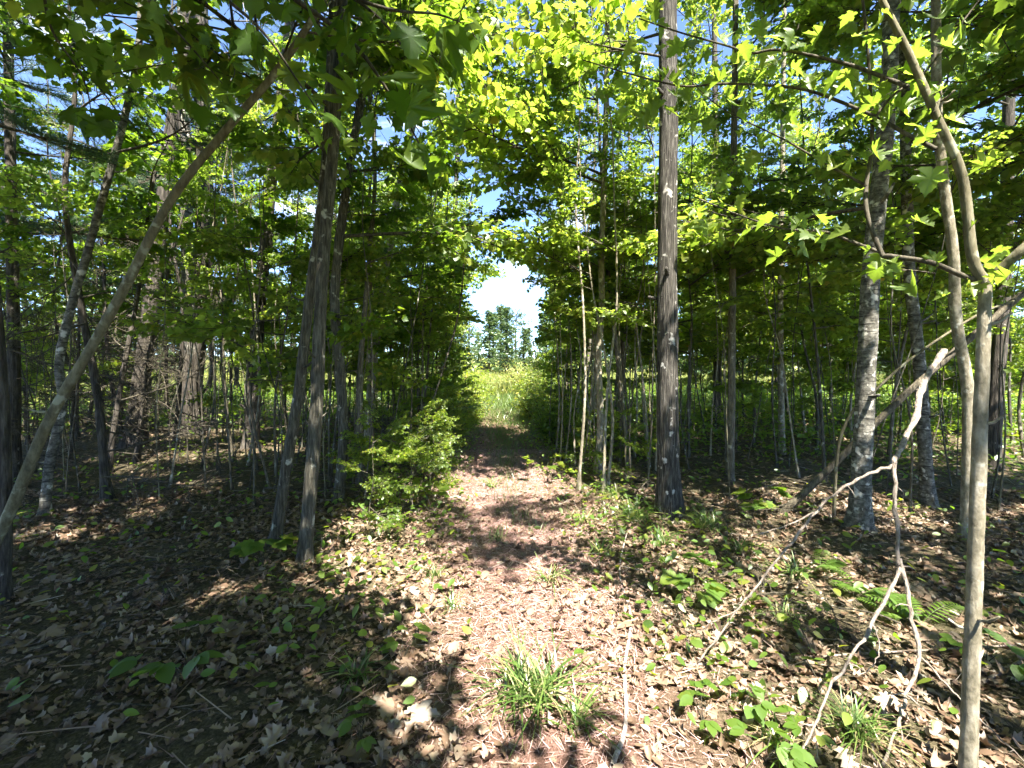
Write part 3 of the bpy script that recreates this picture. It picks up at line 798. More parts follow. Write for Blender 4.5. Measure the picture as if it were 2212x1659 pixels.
# left wood: dead lower twigs, needles and leaves above
for i in range(26):
    q = pick(-12, -3.2, 4.8, 15, 0.5, lambda x, y: -60 < screen_x(x, y) < 520)
    if q:
        t, P = random_tree('young_conifer', q[0], q[1], rnd.uniform(5, 9), rnd.uniform(0.022, 0.05), 'bark_pine',
                    'young conifer with bare dead lower twigs left of the twin grey trunks', 'tree', 'young conifers in the dark left wood',
                    rnd.randint(10, 14), ['pine', 'pine', 'shade'], (0.9, 1.4), rnd.uniform(2.6, 3.4), 0.04)
        add_branches(t, P, 18, 0.3, 3.2, ['bare'], (0.45, 1.3), elev=(-50, 50), prng=rnd, keep_gap=False)
for i in range(50):
    side = -1 if i % 3 == 0 else 1
    q = pick(1.2, 15, 6.5, 14.5, 0.5, lambda x, y: x > 1.5 and abs(x / y) < 1.2)
    if q:
        random_tree('young_maple', side * q[0], q[1], rnd.uniform(2.2, 4.6), rnd.uniform(0.008, 0.016), 'bark_sap',
                    'low leafy young maple in the understorey %s of the far path' % ('left' if side < 0 else 'right'), 'sapling', 'young maples in the understorey on the ' + ('left' if side < 0 else 'right'),
                    rnd.randint(11, 14), ['maple'], (0.6, 1.0), 0.8, 0.08, sides=6)
for (x, y, h, side) in [(-2.0, 5.9, 8.6, -1), (1.8, 6.9, 9.0, 1), (-2.3, 7.4, 8.5, -1), (1.9, 8.6, 8.5, 1), (-2.0, 9.6, 5.2, -1), (-1.9, 11.4, 5.6, -1), (-2.2, 13.4, 6.2, -1), (-2.6, 15.6, 7.0, -1),
                        (1.5, 10.2, 4.8, 1), (1.5, 12.0, 5.2, 1), (1.9, 14.0, 6.0, 1), (2.3, 16.4, 7.0, 1), (-3.2, 12.4, 7, -1), (2.9, 12.8, 7, 1)]:
    t, P = random_tree('arching_maple', x, y, h, 0.02 + 0.003 * h, 'bark_sap', 'maple', 'tree', 'maples arching over the path from the ' + ('left' if side < 0 else 'right'), 0, ['maple'], (1, 1), 2, 0.03, sides=9, toward=(0, y))
    if y < 9:
        add_branches(t, P, 14, 4.4, h, ['maple', 'maple', 'maple_long'], (0.9, 1.3), toward=(-0.2, y - 0.3), prng=rnd, keep_gap=y > 7, tw=0.75)
        if y < 7.2: add_branches(t, P, 5, h * 0.62, h, ['maple_long'], (0.9, 1.2), toward=(-0.1, y), prng=rnd, keep_gap=False, tw=1.0)
    else:
        add_branches(t, P, 25, 0.5, h, ['maple'], (0.65, 1.1), toward=(-0.2, y - 2), prng=rnd, keep_gap=False, tw=0.5)
for i in range(26):
    side = -1 if i % 3 else 1
    y = rnd.uniform(4.4, 10) if side < 0 else rnd.uniform(6, 10.5); x = float(path_x(y)) + side * rnd.uniform(0.85, 1.9)
    random_tree('maple_seedling', x, y, rnd.uniform(0.5, 1.3), 0.006, 'bark_sap', 'waist-high green maple seedling growing along the %s edge of the path' % ('left' if side < 0 else 'right'), 'seedling',
                'maple seedlings along the %s path edge' % ('left' if side < 0 else 'right'), 10, ['maple'], (0.28, 0.5), 0.15, 0.1, sides=5, gap=False)
# tall canopy trees both sides further back
for i in range(18):
    side = rnd.choice([-1, 1])
    q = pick(2.4, 16, 9, 21, 1.0, lambda x, y: (x > 2.6))
    if q:
        left = side < 0
        random_tree('maple_tree', side * q[0], q[1], rnd.uniform(9, 15), rnd.uniform(0.06, 0.12), rnd.choice(['bark_grey', 'bark_sap', 'bark_pine']),
                    'tall broadleaf tree in the back rows of the wood left of the path' if left else 'tall broadleaf tree in the back rows of the wood right of the path', 'tree',
                    'tall trees behind the left thicket' if left else 'tall trees behind the right saplings',
                    rnd.randint(10, 14), ['maple_long', 'maple_long', 'maple'] if not left else ['maple_long', 'shade', 'pine'], (1.1, 1.8), rnd.uniform(2.6, 4), 0.03, toward=(-0.3, q[1]), sides=10)
# mostly unseen trees, added around and behind the viewer to shade the foreground
for (x, y, h) in [(-2.6, 0.6, 8), (-1.5, 0.75, 7), (2.5, 1.3, 7.5), (2.9, -0.4, 7.5), (-2.4, 1.7, 7.5), (-0.9, -1.3, 8), (1.0, -1.6, 8.5), (-3.6, -1.5, 9), (-1.6, -2.2, 9), (0.9, -3.6, 10), (2.6, -2.2, 9), (3.2, 0.6, 8), (-5.2, 1.2, 9), (4.6, -0.6, 10), (-0.4, -5.4, 11),
                  (2.4, -5.6, 11), (-3.2, -4.6, 11), (5.2, 2.2, 9), (-6.8, 3.0, 10), (4.6, -4.0, 11), (7.4, 2.0, 10), (6.4, 4.4, 10), (-6.0, -1.6, 10)]:
    random_tree('maple_tree', x, y, h, 0.08, 'bark_grey', 'mostly unseen broadleaf tree added beside the viewer to shade the leafy foreground', 'tree', 'added shade trees around the viewpoint',
                46 if x < 1.5 else 34, ['maple_long', 'shade', 'maple'], (1.0, 1.6), 3.3, 0.03)

# ------------------------------------------------------------------ leaning log, dead branch, sticks
def stick(name, pix, Ys, r0, r1, mat, label, cat, sides=9, res=6, ground=False):
    ys = Ys if len(Ys) == len(pix) else np.linspace(Ys[0], Ys[1], len(pix))
    pts = np.array([at(x, y, d) for (x, y), d in zip(pix, ys)])
    if ground:
        for p in pts: p[2] = float(height(p[0], p[1])) + r0 * 0.9
    P = catmull(pts, res)
    base = P[0].copy()
    m = MB(); m.add(*tube(P - base, np.linspace(r0, r1, len(P)), sides, 0.05))
    o = link(name, m.mesh(name, [mat], True), loc=Vector(base))
    return tag(o, label, cat), P
stick('leaning_log', [(1685, 1112), (1740, 1062), (1808, 996), (1890, 915), (1974, 836), (2090, 735), (2207, 636), (2360, 510)], (4.75, 4.2), 0.036, 0.026, 'log',
      'dark bare log leaning up to the right past the thick birch', 'log')
stick('leaning_pole', [(1800, 1128), (1811, 966), (1844, 886), (1891, 843), (1974, 770), (2107, 683), (2190, 650)], (4.55, 4.1), 0.017, 0.010, 'bark_olive',
      'thin bent pole arching right above the dark leaning log', 'branch')
o, P = stick('fallen_stick', [(1322, 1655), (1352, 1560), (1349, 1440), (1362, 1330), (1338, 1230), (1356, 1150)], [1538 / (y - HOR) for y in (1655, 1560, 1440, 1330, 1230, 1150)], 0.011, 0.006, 'white_stick',
      'long white birch stick lying lengthwise on the sunlit path', 'stick', ground=True)

db = link('dead_branch', None, loc=Vector((at(1934, 1106, 2.35)[0], 2.35, 0))); tag(db, 'bare broken dead branch spreading down over the ground before the forked sapling', 'branch')
def dlimb(pix, ys, r0, r1, nm='limb'):
    pts = np.array([at(x, y, d) for (x, y), d in zip(pix, ys)])
    for p in pts: p[2] = max(p[2], float(height(p[0], p[1])) + 0.004)
    P = catmull(pts, 5) - np.array(db.location)
    P[1:-1] += rng.normal(0, 0.0035, P[1:-1].shape)
    rr_ = np.linspace(r0, r1, len(P)) * 0.8 * (1 + 0.12 * rng.normal(size=len(P)))
    m = MB(); m.add(*tube(P, rr_, 8, 0.09))
    for k_ in rng.integers(1, len(P) - 1, 3):
        dd_ = rng.normal(0, 1, 3); dd_ /= np.linalg.norm(dd_); ln_ = rng.uniform(0.02, 0.09)
        m.add(*tube(np.array([P[k_], P[k_] + dd_ * ln_ * 0.6, P[k_] + dd_ * ln_ + np.array([0, 0, -0.2 * ln_])]), [r0 * 0.35, r0 * 0.25, r0 * 0.12], 4))
    link(nm, m.mesh(nm, ['dead_wood'], True), db)
dlimb([(2040, 757), (1994, 829), (1981, 886), (1954, 953), (1931, 1002)], (2.75, 2.65, 2.55, 2.45, 2.38), 0.021, 0.015, 'stem')
dlimb([(1931, 1002), (1934, 1106), (1941, 1206), (1938, 1243), (1884, 1346), (1838, 1422), (1791, 1489), (1758, 1566), (1712, 1655)], (2.38, 2.3, 2.22, 2.2, 2.1, 2.0, 1.95, 1.87, 1.78), 0.0125, 0.004)
dlimb([(1942, 1206), (1957, 1259), (1967, 1322), (1984, 1416), (1951, 1516), (1944, 1556), (1905, 1662)], (2.22, 2.18, 2.13, 2.05, 1.95, 1.9, 1.77), 0.011, 0.006)
dlimb([(1985, 1416), (2045, 1478), (2107, 1542), (2212, 1660)], (2.05, 1.98, 1.9, 1.78), 0.006, 0.0035)
dlimb([(1931, 1002), (1865, 1030), (1808, 1063), (1764, 1104), (1700, 1182), (1641, 1259), (1591, 1319), (1548, 1382), (1506, 1434)], (2.38, 2.4, 2.42, 2.42, 2.42, 2.4, 2.4, 2.39, 2.38), 0.010, 0.004)
dlimb([(1764, 1104), (1700, 1136), (1626, 1157)], (2.42, 2.45, 2.5), 0.006, 0.003)
dlimb([(1594, 1316), (1534, 1346), (1475, 1389)], (2.4, 2.42, 2.5), 0.0045, 0.002)
dlimb([(1886, 1346), (1900, 1390), (1890, 1430), (1852, 1462)], (2.1, 2.08, 2.06, 2.04), 0.004, 0.002, 'twig')
dlimb([(1952, 1500), (1920, 1502), (1892, 1518)], (1.96, 1.95, 1.94), 0.004, 0.002, 'twig')
dlimb([(1957, 1500), (2010, 1545), (2078, 1590)], (1.95, 1.9, 1.86), 0.004, 0.002, 'twig')
dlimb([(1757, 1564), (1720, 1568), (1680, 1575)], (1.87, 1.88, 1.9), 0.0045, 0.002, 'twig')
dlimb([(1944, 1556), (1950, 1620), (1950, 1650)], (1.9, 1.85, 1.8), 0.004, 0.003, 'twig')
dlimb([(1940, 1110), (1925, 1120), (1912, 1122)], (2.3, 2.28, 2.27), 0.004, 0.003, 'twig')
dlimb([(1938, 1050), (1965, 1080), (1980, 1098)], (2.34, 2.36, 2.38), 0.003, 0.0015, 'twig')
for (x0, y0, x1, y1, r, lb) in [(1380, 1440, 2190, 1412, 0.008, 'long grey stick lying across the litter under the dead branch'),
                              (60, 1430, 330, 1350, 0.012, 'short dark stick half buried in the shaded leaf litter below the leaning stem'),
                              (250, 1180, 640, 1150, 0.009, 'thin bare stick lying in front of the twin grey trunks'),
                              (240, 1540, 480, 1560, 0.004, 'thin pale twig lying among dark leaf litter'),
                              (1500, 1120, 1680, 1050, 0.010, 'dark stick lying between the ridged tree and the leaning log'),
                              (2120, 1480, 2212, 1440, 0.011, 'pale stick lying beside the foot of the forked sapling')]:
    Ya, Yb = 1538 / (y0 - HOR), 1538 / (y1 - HOR)
    mid = ((x0 + x1) / 2 + rnd.uniform(-8, 8), (y0 + y1) / 2 + rnd.uniform(-10, 10))
    stick('fallen_stick', [(x0, y0), mid, (x1, y1)], (Ya, 1538 / (mid[1] - HOR), Yb), r, r * 0.55, 'dead_wood' if x0 > 1300 else 'log', lb, 'stick', ground=True)

for i in range(44):
    zone_, (x0, x1, y0, y1) = [('in the dark left thicket', (-5.5, -1.7, 3.4, 7.5)), ('between the ridged tree and the thick birch', (1.6, 3.4, 4.4, 6.4)), ('under the broken dead branch', (1.1, 2.3, 2.1, 3.2))][0 if i < 20 else 1 if i < 28 else 2]
    x, y = rnd.uniform(x0, x1), rnd.uniform(y0, y1)
    w = rnd.choice(SPR['bare'])[0]
    o = link('fallen_branch', w, loc=(x, y, float(height(x, y)) + 0.05)); sc = rnd.uniform(0.5, 1.0) * (0.5 if i >= 28 else 1)
    o.rotation_euler = (rnd.uniform(-0.5, 0.5), rnd.uniform(-0.3, 0.02), rnd.uniform(0, 6.28)); o.scale = (sc,) * 3
    tag(o, 'dead twiggy branch lying on the leaf litter ' + zone_, 'branch', 'dead branches lying ' + zone_)
# ------------------------------------------------------------------ large near leaves, each its own piece
def hero_leaf_meshes(mat, n, seed, lo=0.15, hi=0.62):
    r = np.random.default_rng(seed); out = []
    for i in range(n):
        m = MB(); scatter(m, MAPLE_FINE, [(0, 0, 0)], [(0, 1, 0)], [(0, 0, 1)], [1.0], [r.uniform(lo, hi)], 0, np.array([r.normal(0.1, 0.5)]))
        pet = np.array([(0, -0.45, 0.10), (0, -0.2, 0.03), (0, 0.02, 0.0)])
        V, T = tube(pet, 0.012, 3); m.add(V, T, 1)
        out.append(m.mesh('leaf', [mat, 'twig']))
    return out
def hang_leaves(parent, base, Pm, n, meshes, size, prng, spread=0.10, hang=0.6):
    for k in range(n):
        p = Vector(Pm[min(len(Pm) - 1, int(len(Pm) * (0.15 + 0.85 * (k + prng.random()) / n)))])
        p += Vector((prng.gauss(0, spread), prng.gauss(0, spread), prng.gauss(-0.03, spread * 0.6)))
        y = Vector((prng.gauss(0, 0.7), prng.gauss(0, 0.7), -hang * prng.uniform(0.3, 1.5))).normalized()
        z = Vector((prng.gauss(0, 0.5), prng.gauss(-0.2, 0.5), 1.0))
        x = y.cross(z).normalized(); z = x.cross(y)
        s = size * prng.uniform(0.5, 1.25)
        o = link('leaf', prng.choice(meshes), parent)
        mt = Matrix((x, y, z)).transposed().to_4x4()
        o.matrix_local = Matrix.Translation(p - Vector(base)) @ mt @ Matrix.Diagonal((s * prng.uniform(0.7, 1.1), s, s * prng.uniform(0.6, 2.0), 1))
hl_light = hero_leaf_meshes('maple', 10, 1)
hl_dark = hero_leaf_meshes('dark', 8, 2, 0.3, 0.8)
lr = random.Random(21)
for (o, Pm), n in zip(LIMBS, (22, 12, 44, 60, 18, 24, 26, 26)):
    hang_leaves(o, t.location if False else FORK.location, Pm, n, hl_light, 0.074, lr, 0.09, 0.5)
# overhanging maple bough in shade, upper left
ov = link('overhanging_maple', None, loc=Vector((-2.1, 0.2, float(height(-2.1, 0.2))))); tag(ov, 'maple beside the viewer with a shaded large-leaved bough hanging over the path', 'tree')
ob_ = np.array(ov.location)
P = catmull([ob_ + np.array(v) for v in [(0, 0, -0.05), (0.02, 0.03, 1.2), (0.05, 0.1, 2.4), (0.1, 0.12, 3.6), (0.12, 0.2, 5.0)]], 5)
link('trunk', trunk_mesh(P, 0.05, 0.02, 10, 'bark_grey', 0.3, 0.03, ob_), ov)
for pix, ys in [([(300, -260), (520, -120), (700, -40), (820, 40), (900, 150), (960, 280)], (1.25, 1.55)),
                ([(520, -120), (700, -30), (840, 20), (940, 30), (1000, 50)], (1.3, 1.5)),
                ([(300, -200), (420, -60), (560, 60), (640, 170), (700, 260)], (1.5, 1.9)),
                ([(640, 0), (760, 90), (840, 200), (900, 300), (930, 380)], (1.45, 1.8)),
                ([(150, -250), (220, -120), (330, 10), (420, 110), (480, 180)], (1.5, 2.0)),
                ([(60, -200), (90, -60), (110, 60), (180, 170), (200, 260)], (1.8, 2.2))]:
    pts = np.array([at(x, y, d) for (x, y), d in zip(pix, np.linspace(ys[0], ys[1], len(pix)))])
    Pm = catmull(pts, 5)
    root = catmull(np.vstack([P[14], (P[14] + Pm[0]) / 2 + np.array([0, 0, 0.1]), Pm[0]]), 4)[:-1]
    Pa = np.vstack([root, Pm])
    m = MB(); m.add(*tube(Pa - ob_, np.linspace(0.012, 0.002, len(Pa)), 6))
    o = link('limb', m.mesh('limb', ['twig'], True), ov)
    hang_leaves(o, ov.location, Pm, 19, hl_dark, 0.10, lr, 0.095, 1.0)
add_branches(ov, P, 5, 4.0, 5.0, ['shade', 'maple_long'], (0.9, 1.3), prng=rnd)

# ------------------------------------------------------------------ undergrowth, shrubs, grass, plants
def herb_patch(name, n, xr, yr, zr, ok, size, mat='herb', tpl=DIAMOND, seed=1):
    r = np.random.default_rng(seed)
    pos = []
    while len(pos) < n:
        cx, cy_ = r.uniform(*xr), r.uniform(*yr)
        if not ok(cx, cy_): continue
        hh = r.uniform(*zr); k = int(r.integers(14, 40) if name == 'undergrowth' else r.integers(3, 9))
        sp = r.uniform(0.12, 0.3)
        x = r.normal(cx, sp, k); y = r.normal(cy_, sp, k)
        z = height(x, y) + hh * np.sqrt(r.uniform(0.02, 1, k))
        pos += list(np.stack([x, y, z], 1))
    pos = np.array(pos[:n])
    a = r.uniform(0, 2 * math.pi, n)
    d = np.stack([np.cos(a), np.sin(a), r.normal(-0.1, 0.4, n)], 1)
    nn = np.stack([r.normal(0, 0.5, n), r.normal(0, 0.5, n), np.ones(n)], 1)
    m = MB(); scatter(m, tpl, pos, d, nn, size * r.uniform(0.6, 1.4, n), np.clip(r.normal(0.5, 0.2, n), 0, 1))
    o = link(name, m.mesh(name, [mat])); o['kind'] = 'stuff'
    return o
def off_path(w): return lambda x, y: abs(x - path_x(y)) > w
o = herb_patch('undergrowth', 130000, (-18, 20), (6.5, 25), (0.2, 0.8), lambda x, y: abs(x - path_x(y)) > 0.9 + 0.02 * y and rng.random() < ((y - 5) / 10 if x > 0 else (y - 7.5) / 12), 0.095, seed=3)
tag(o, 'bright green low undergrowth spread below the trees towards the meadow', 'undergrowth')
o = herb_patch('seedlings', 6500, (-7, 8), (2.2, 10), (0.05, 0.26), lambda x, y: abs(x - path_x(y)) > 0.6 and rng.random() < (0.9 if abs(x - path_x(y)) < 1.7 else 0.22), 0.06, 'herb', OVAL, seed=4)
tag(o, 'small green seedlings scattered over the leaf litter', 'ground plants')

def grass_mesh(n, hgt, spread, seed, width=0.0045, mat='grass', dry=0.1):
    r = np.random.default_rng(seed); m = MB()
    for k in range(n):
        a = r.uniform(0, 2 * math.pi); h = hgt * r.uniform(0.35, 1.15); out = h * r.uniform(0.3, 1.7)
        b = np.array([r.normal(0, spread), r.normal(0, spread), -0.01]); dirv = np.array([math.cos(a), math.sin(a), 0])
        side = np.array([-math.sin(a), math.cos(a), 0]) * width * r.uniform(0.6, 1.4)
        q = np.linspace(0, 1, 5)
        c = b + dirv * (out * q ** 1.6)[:, None] + np.array([0, 0, 1.0]) * (h * (q - min(0.8, 0.55 * (out / h)) * q ** 2.2))[:, None]
        w = np.array([0.8, 1.0, 0.85, 0.55, 0.05])[:, None]
        V = np.concatenate([c - side * w, c + side * w])
        T = []
        for i in range(4): T += [(i, i + 5, i + 6), (i, i + 6, i + 1)]
        tv = 0.95 if r.random() < dry else np.clip(r.normal(0.4, 0.18), 0, 0.8)
        m.add(V, T, 0, tv)
    return m.mesh('grass_tuft', [mat])
GR = [grass_mesh(170, 0.25, 0.05, 10 + i, 0.0036, dry=0.16) for i in range(2)] + [grass_mesh(40, 0.2, 0.03, 20 + i, dry=0.25) for i in range(4)]
tufts = [(1150, 1500, 0, 1.25, 'largest green grass tuft with arching blades in the middle of the path'), (1190, 1250, 2, 1.2, 'pale sunlit grass tuft on the path beyond the largest tuft'),
         (765, 1460, 3, 0.9, 'small grass tuft in the shade left of the largest tuft'), (1075, 1160, 4, 1.0, 'dark grass tuft on the shaded centre strip of the path'),
         (1370, 1130, 1, 1.2, 'tall grass tuft close to the foot of the ridged straight tree'), (1295, 1190, 5, 1.1, 'grass tuft between the path and the ridged tree'),
         (1600, 1200, 2, 1.3, 'spiky grass tuft in front of the dead branch fork'), (1690, 1330, 3, 1.0, 'grass tuft under the dead branch limb'),
         (1850, 1590, 1, 0.8, 'grass tuft under the broken dead branch by the forked sapling'), (975, 1310, 4, 0.8, 'small thin grass tuft in the dark rut of the path'),
         (660, 1190, 5, 0.9, 'grass tuft at the foot of the front grey twin trunk'), (1680, 1610, 2, 0.9, 'bright sunlit grass tuft among the leafy plants'),
         (940, 1240, 3, 0.8, 'faint grass tuft on the shaded path'), (1330, 1080, 1, 1.0, 'grass clump before the reddish sapling stem'), (1255, 1130, 5, 1.2, 'thin grass clump on the right shoulder of the path'), (1430, 1180, 2, 1.3, 'grass tuft right before the ridged tree foot'), (1530, 1150, 1, 1.1, 'dark grass tuft right of the ridged tree'), (1720, 1250, 5, 1.2, 'grass tuft beside the ferns'), (1060, 1050, 2, 1.4, 'grass patch on the crown of the path where it turns shady'), (1240, 1560, 4, 1.0, 'trampled yellow-green grass beside the largest tuft')]
for px, py, k, s, lb in tufts:
    Y = 1538 / (py - HOR); x = (px - 1106) / FPX * Y
    o = link('grass_tuft', GR[k], loc=(x, Y, float(height(x, Y)))); o.scale = (s, s, s); o.rotation_euler.z = rnd.uniform(0, 6); tag(o, lb, 'grass tuft', 'grass tufts on and beside the path')
# grass growing along the middle and the edges of the path further on
m = MB(); r = np.random.default_rng(8); n = 16000
y = 4.2 + 22 * r.random(n) ** 0.8; x = path_x(y) + np.where(r.random(n) < 0.45, r.normal(0.12, 0.13 + 0.25 * np.clip((y - 8) / 4, 0, 1), n), np.sign(r.normal(size=n)) * r.uniform(0.45, 1.6, n)) * (0.8 + y * 0.02)
pos = np.stack([x, y, height(x, y) - 0.01], 1)
d = np.stack([r.normal(0, 0.45, n), r.normal(0, 0.45, n), np.ones(n)], 1)
nn = np.stack([r.normal(0, 1, n), r.normal(0, 1, n), np.zeros(n)], 1)
scatter(m, BLADE, pos, d, nn, r.uniform(0.10, 0.30, n) * np.clip(y / 14, 0.5, 1.6), np.clip(r.normal(0.5, 0.2, n), 0, 1), 0, None, 0.045)
o = link('path_grass', m.mesh('path_grass', ['grass'])); o['kind'] = 'stuff'; tag(o, 'thin grass along the middle and edges of the path', 'grass')
m = MB(); n = 70000
y = 22 + 60 * r.random(n) ** 1.6; x = r.uniform(-1.3, 1.3, n) * (y + 4)
pos = np.stack([x, y, height(x, y) - 0.02], 1)
d = np.stack([r.normal(0, 0.35, n), r.normal(0, 0.35, n), np.ones(n)], 1); nn = np.stack([r.normal(0, 1, n), r.normal(0, 1, n), np.zeros(n)], 1)
scatter(m, BLADE, pos, d, nn, r.uniform(0.4, 0.9, n), np.clip(r.normal(0.5, 0.22, n), 0, 1), 0, None, 0.07)
o = link('meadow_grass', m.mesh('meadow_grass', ['meadow'])); o['kind'] = 'stuff'; tag(o, 'tall sunlit yellow-green meadow grass beyond the wood', 'grass')

def plant_mesh(seed, n, size, hgt, tpl=OVAL, mat='herb'):
    r = np.random.default_rng(seed); st = MB(); fo = MB()
    P, D, Nn = [], [], []
    for k in range(n):
        a = r.uniform(0, 2 * math.pi); out = hgt * r.uniform(0.3, 0.9); h = hgt * r.uniform(0.5, 1.1)
        q = np.linspace(0, 1, 5)[:, None]
        c = np.array([math.cos(a), math.sin(a), 0]) * out * q ** 1.4 + np.array([0, 0, h]) * q
        st.add(*tube(c, np.linspace(0.003, 0.0015, 5), 4))
        for e in (-0.9, 0, 0.9):
            d = np.array([math.cos(a + e), math.sin(a + e), r.uniform(-0.3, 0.1)])
            P.append(c[-1]); D.append(d); Nn.append(np.array([r.normal(0, 0.25), r.normal(0, 0.25), 1]))
    N = len(P)
    scatter(fo, tpl, P, D, Nn, size * r.uniform(0.7, 1.2, N), np.clip(r.normal(0.45, 0.15, N), 0, 1), 0, r.normal(0, 0.15, N), 1.25)
    return st.mesh('stem', ['twig'], True), fo.mesh('leaves', [mat])
PL = [plant_mesh(30 + i, 5, 0.085, 0.17) for i in range(3)] + [plant_mesh(40, 6, 0.10, 0.2, MAPLE), plant_mesh(41, 7, 0.08, 0.3, MAPLE, 'maple')]
plants = [(1600, 1540, 0, 0.75, 'sunlit broad-leaved plant beside the white birch stick'), (1650, 1640, 1, 0.85, 'largest broad-leaved plant under the dead branch tip'),
          (1500, 1290, 3, 1.1, 'lobed-leaf plant in the sun below the ridged tree'), (400, 1480, 2, 1.3, 'dark green broad-leaved plant on the shaded leaf litter'),
          (570, 1240, 3, 1.2, 'single-stemmed plant with round leaves before the twin grey trunks'), (935, 1110, 4, 1.2, 'yellow-green maple seedling at the left edge of the path'),
          (820, 1060, 4, 1.5, 'bushy maple seedling between the curving trunk and the path'), (1520, 1560, 1, 0.8, 'small sunlit plant right of the white birch stick'),
          (1750, 1630, 0, 0.7, 'leafy plant beneath the lowest dead branch limb'), (2130, 1440, 2, 1.0, 'small plant at the right of the forked sapling foot'),
          (870, 1420, 0, 0.8, 'small plant in the shaded rut of the path'), (890, 1000, 4, 1.4, 'seedling by the bend of the left path edge'), (1180, 1040, 4, 1.2, 'low maple seedling before the sapling clump'),
          (1640, 1120, 3, 1.3, 'dark leafy seedling under the leaning log'), (780, 1600, 1, 0.7, 'dark small plant at the near left side of the path')]
for px, py, k, s, lb in plants:
    Y = 1538 / (py - HOR); x = (px - 1106) / FPX * Y
    e = link('leafy_plant', None, loc=(x, Y, float(height(x, Y)) - 0.01)); e.scale = (s,) * 3; e.rotation_euler.z = rnd.uniform(0, 6); tag(e, lb, 'plant', 'leafy plants on the forest floor')
    link('stem', PL[k][0], e); link('leaves', PL[k][1], e)

def fern_mesh(seed):
    r = np.random.default_rng(seed); m = MB()
    ff = []
    for k in range(5):
        a = r.uniform(0, 2 * math.pi); Lf = r.uniform(0.3, 0.42)
        q = np.linspace(0, 1, 14)
        c = np.array([math.cos(a), math.sin(a), 0]) * (Lf * q)[:, None] + np.array([0, 0, 1.0]) * (Lf * (1.15 * q - 0.75 * q ** 2))[:, None]
        m2 = MB(); m2.add(*tube(c, np.linspace(0.003, 0.001, 14), 4))
        P, D = [], []
        lat = np.array([-math.sin(a), math.cos(a), 0]); fw = np.array([math.cos(a), math.sin(a), 0.1])
        for i in range(2, 14):
            for sd in (-1, 1):
                P.append(c[i]); D.append(lat * sd + fw * 0.45)
        N = len(P); sz = np.repeat(np.sin(np.linspace(0.8, 2.8, 12)), 2) * 0.13
        scatter(m2, OVAL, P, D, [(0, 0, 1)] * N, sz, r.uniform(0.35, 0.6), 0, None, 0.42)
        ff.append(m2.mesh('frond', ['herb']))
    return ff
FE = [fern_mesh(70), fern_mesh(71)]
for i, (px, py, s, lb) in enumerate([(1770, 1240, 0.55, 'sunlit fern at the foot of the thin dead limb'), (1860, 1300, 0.55, 'fern between the two dead branch limbs'),
                                     (1990, 1360, 0.65, 'bright fern beside the forked sapling'), (1920, 1345, 0.4, 'small fern right of the two larger ferns')]):
    Y = 1538 / (py - HOR); x = (px - 1106) / FPX * Y
    e = link('fern', None, loc=(x, Y, float(height(x, Y)))); e.scale = (s,) * 3; e.rotation_euler.z = rnd.uniform(0, 6); tag(e, lb, 'fern', 'ferns before the birch')
    for f in FE[i % 2]: link('frond', f, e)

# shrubs along the bright end of the path
def shrub_mesh(seed, mat):
    r = np.random.default_rng(seed); st = MB(); fo = MB()
    P = []
    for k in range(16):
        a = r.uniform(0, 2 * math.pi); out = r.uniform(0.1, 0.75); h = r.uniform(0.6, 1.4)
        q = np.linspace(0, 1, 6)[:, None]
        c = np.array([math.cos(a), math.sin(a), 0]) * out * q ** 1.2 + np.array([0, 0, h]) * q
        st.add(*tube(c, np.linspace(0.012, 0.004, 6), 4))
        for j in range(55):
            P.append(c[r.integers(1, 6)] + r.normal(0, 0.13, 3))
    P = np.array(P); P[:, 2] = np.abs(P[:, 2]); N = len(P)
    a = r.uniform(0, 2 * math.pi, N)
    scatter(fo, DIAMOND, P, np.stack([np.cos(a), np.sin(a), r.normal(-0.2, 0.4, N)], 1), np.stack([r.normal(0, .5, N), r.normal(0, .5, N), np.ones(N)], 1), r.uniform(0.06, 0.14, N), np.clip(r.normal(0.55, 0.2, N), 0, 1))
    return st.mesh('stem', ['twig'], True), fo.mesh('foliage', [mat])
SH = [shrub_mesh(80 + i, m_) for i, m_ in enumerate(['herb', 'sunny', 'meadow', 'sunny'])]
for i in range(90):
    for _ in range(40):
        y = rnd.uniform(9.0, 28); sdx = rnd.choice([-1, 1]); x = path_x(y) + sdx * rnd.uniform(0.75 if y > 11 else 1.4, 4.0)
        if clear(x, y, 0.6): break
    placed.append((x, y, 0.5))
    e = link('shrub', None, loc=(x, y, float(height(x, y)) - 0.02)); s = rnd.uniform(0.55, 1.0); e.scale = (s, s, s * rnd.uniform(0.7, 1.0)); e.rotation_euler.z = rnd.uniform(0, 6)
    tag(e, 'light green shrub lining the ' + ('left' if sdx < 0 else 'right') + ' side of the far path', 'shrub', 'shrubs along the %s of the far path' % ('left' if sdx < 0 else 'right'))
    k = rnd.choice(SH[:2] if y < 15 else SH); link('stem', k[0], e); link('foliage', k[1], e)
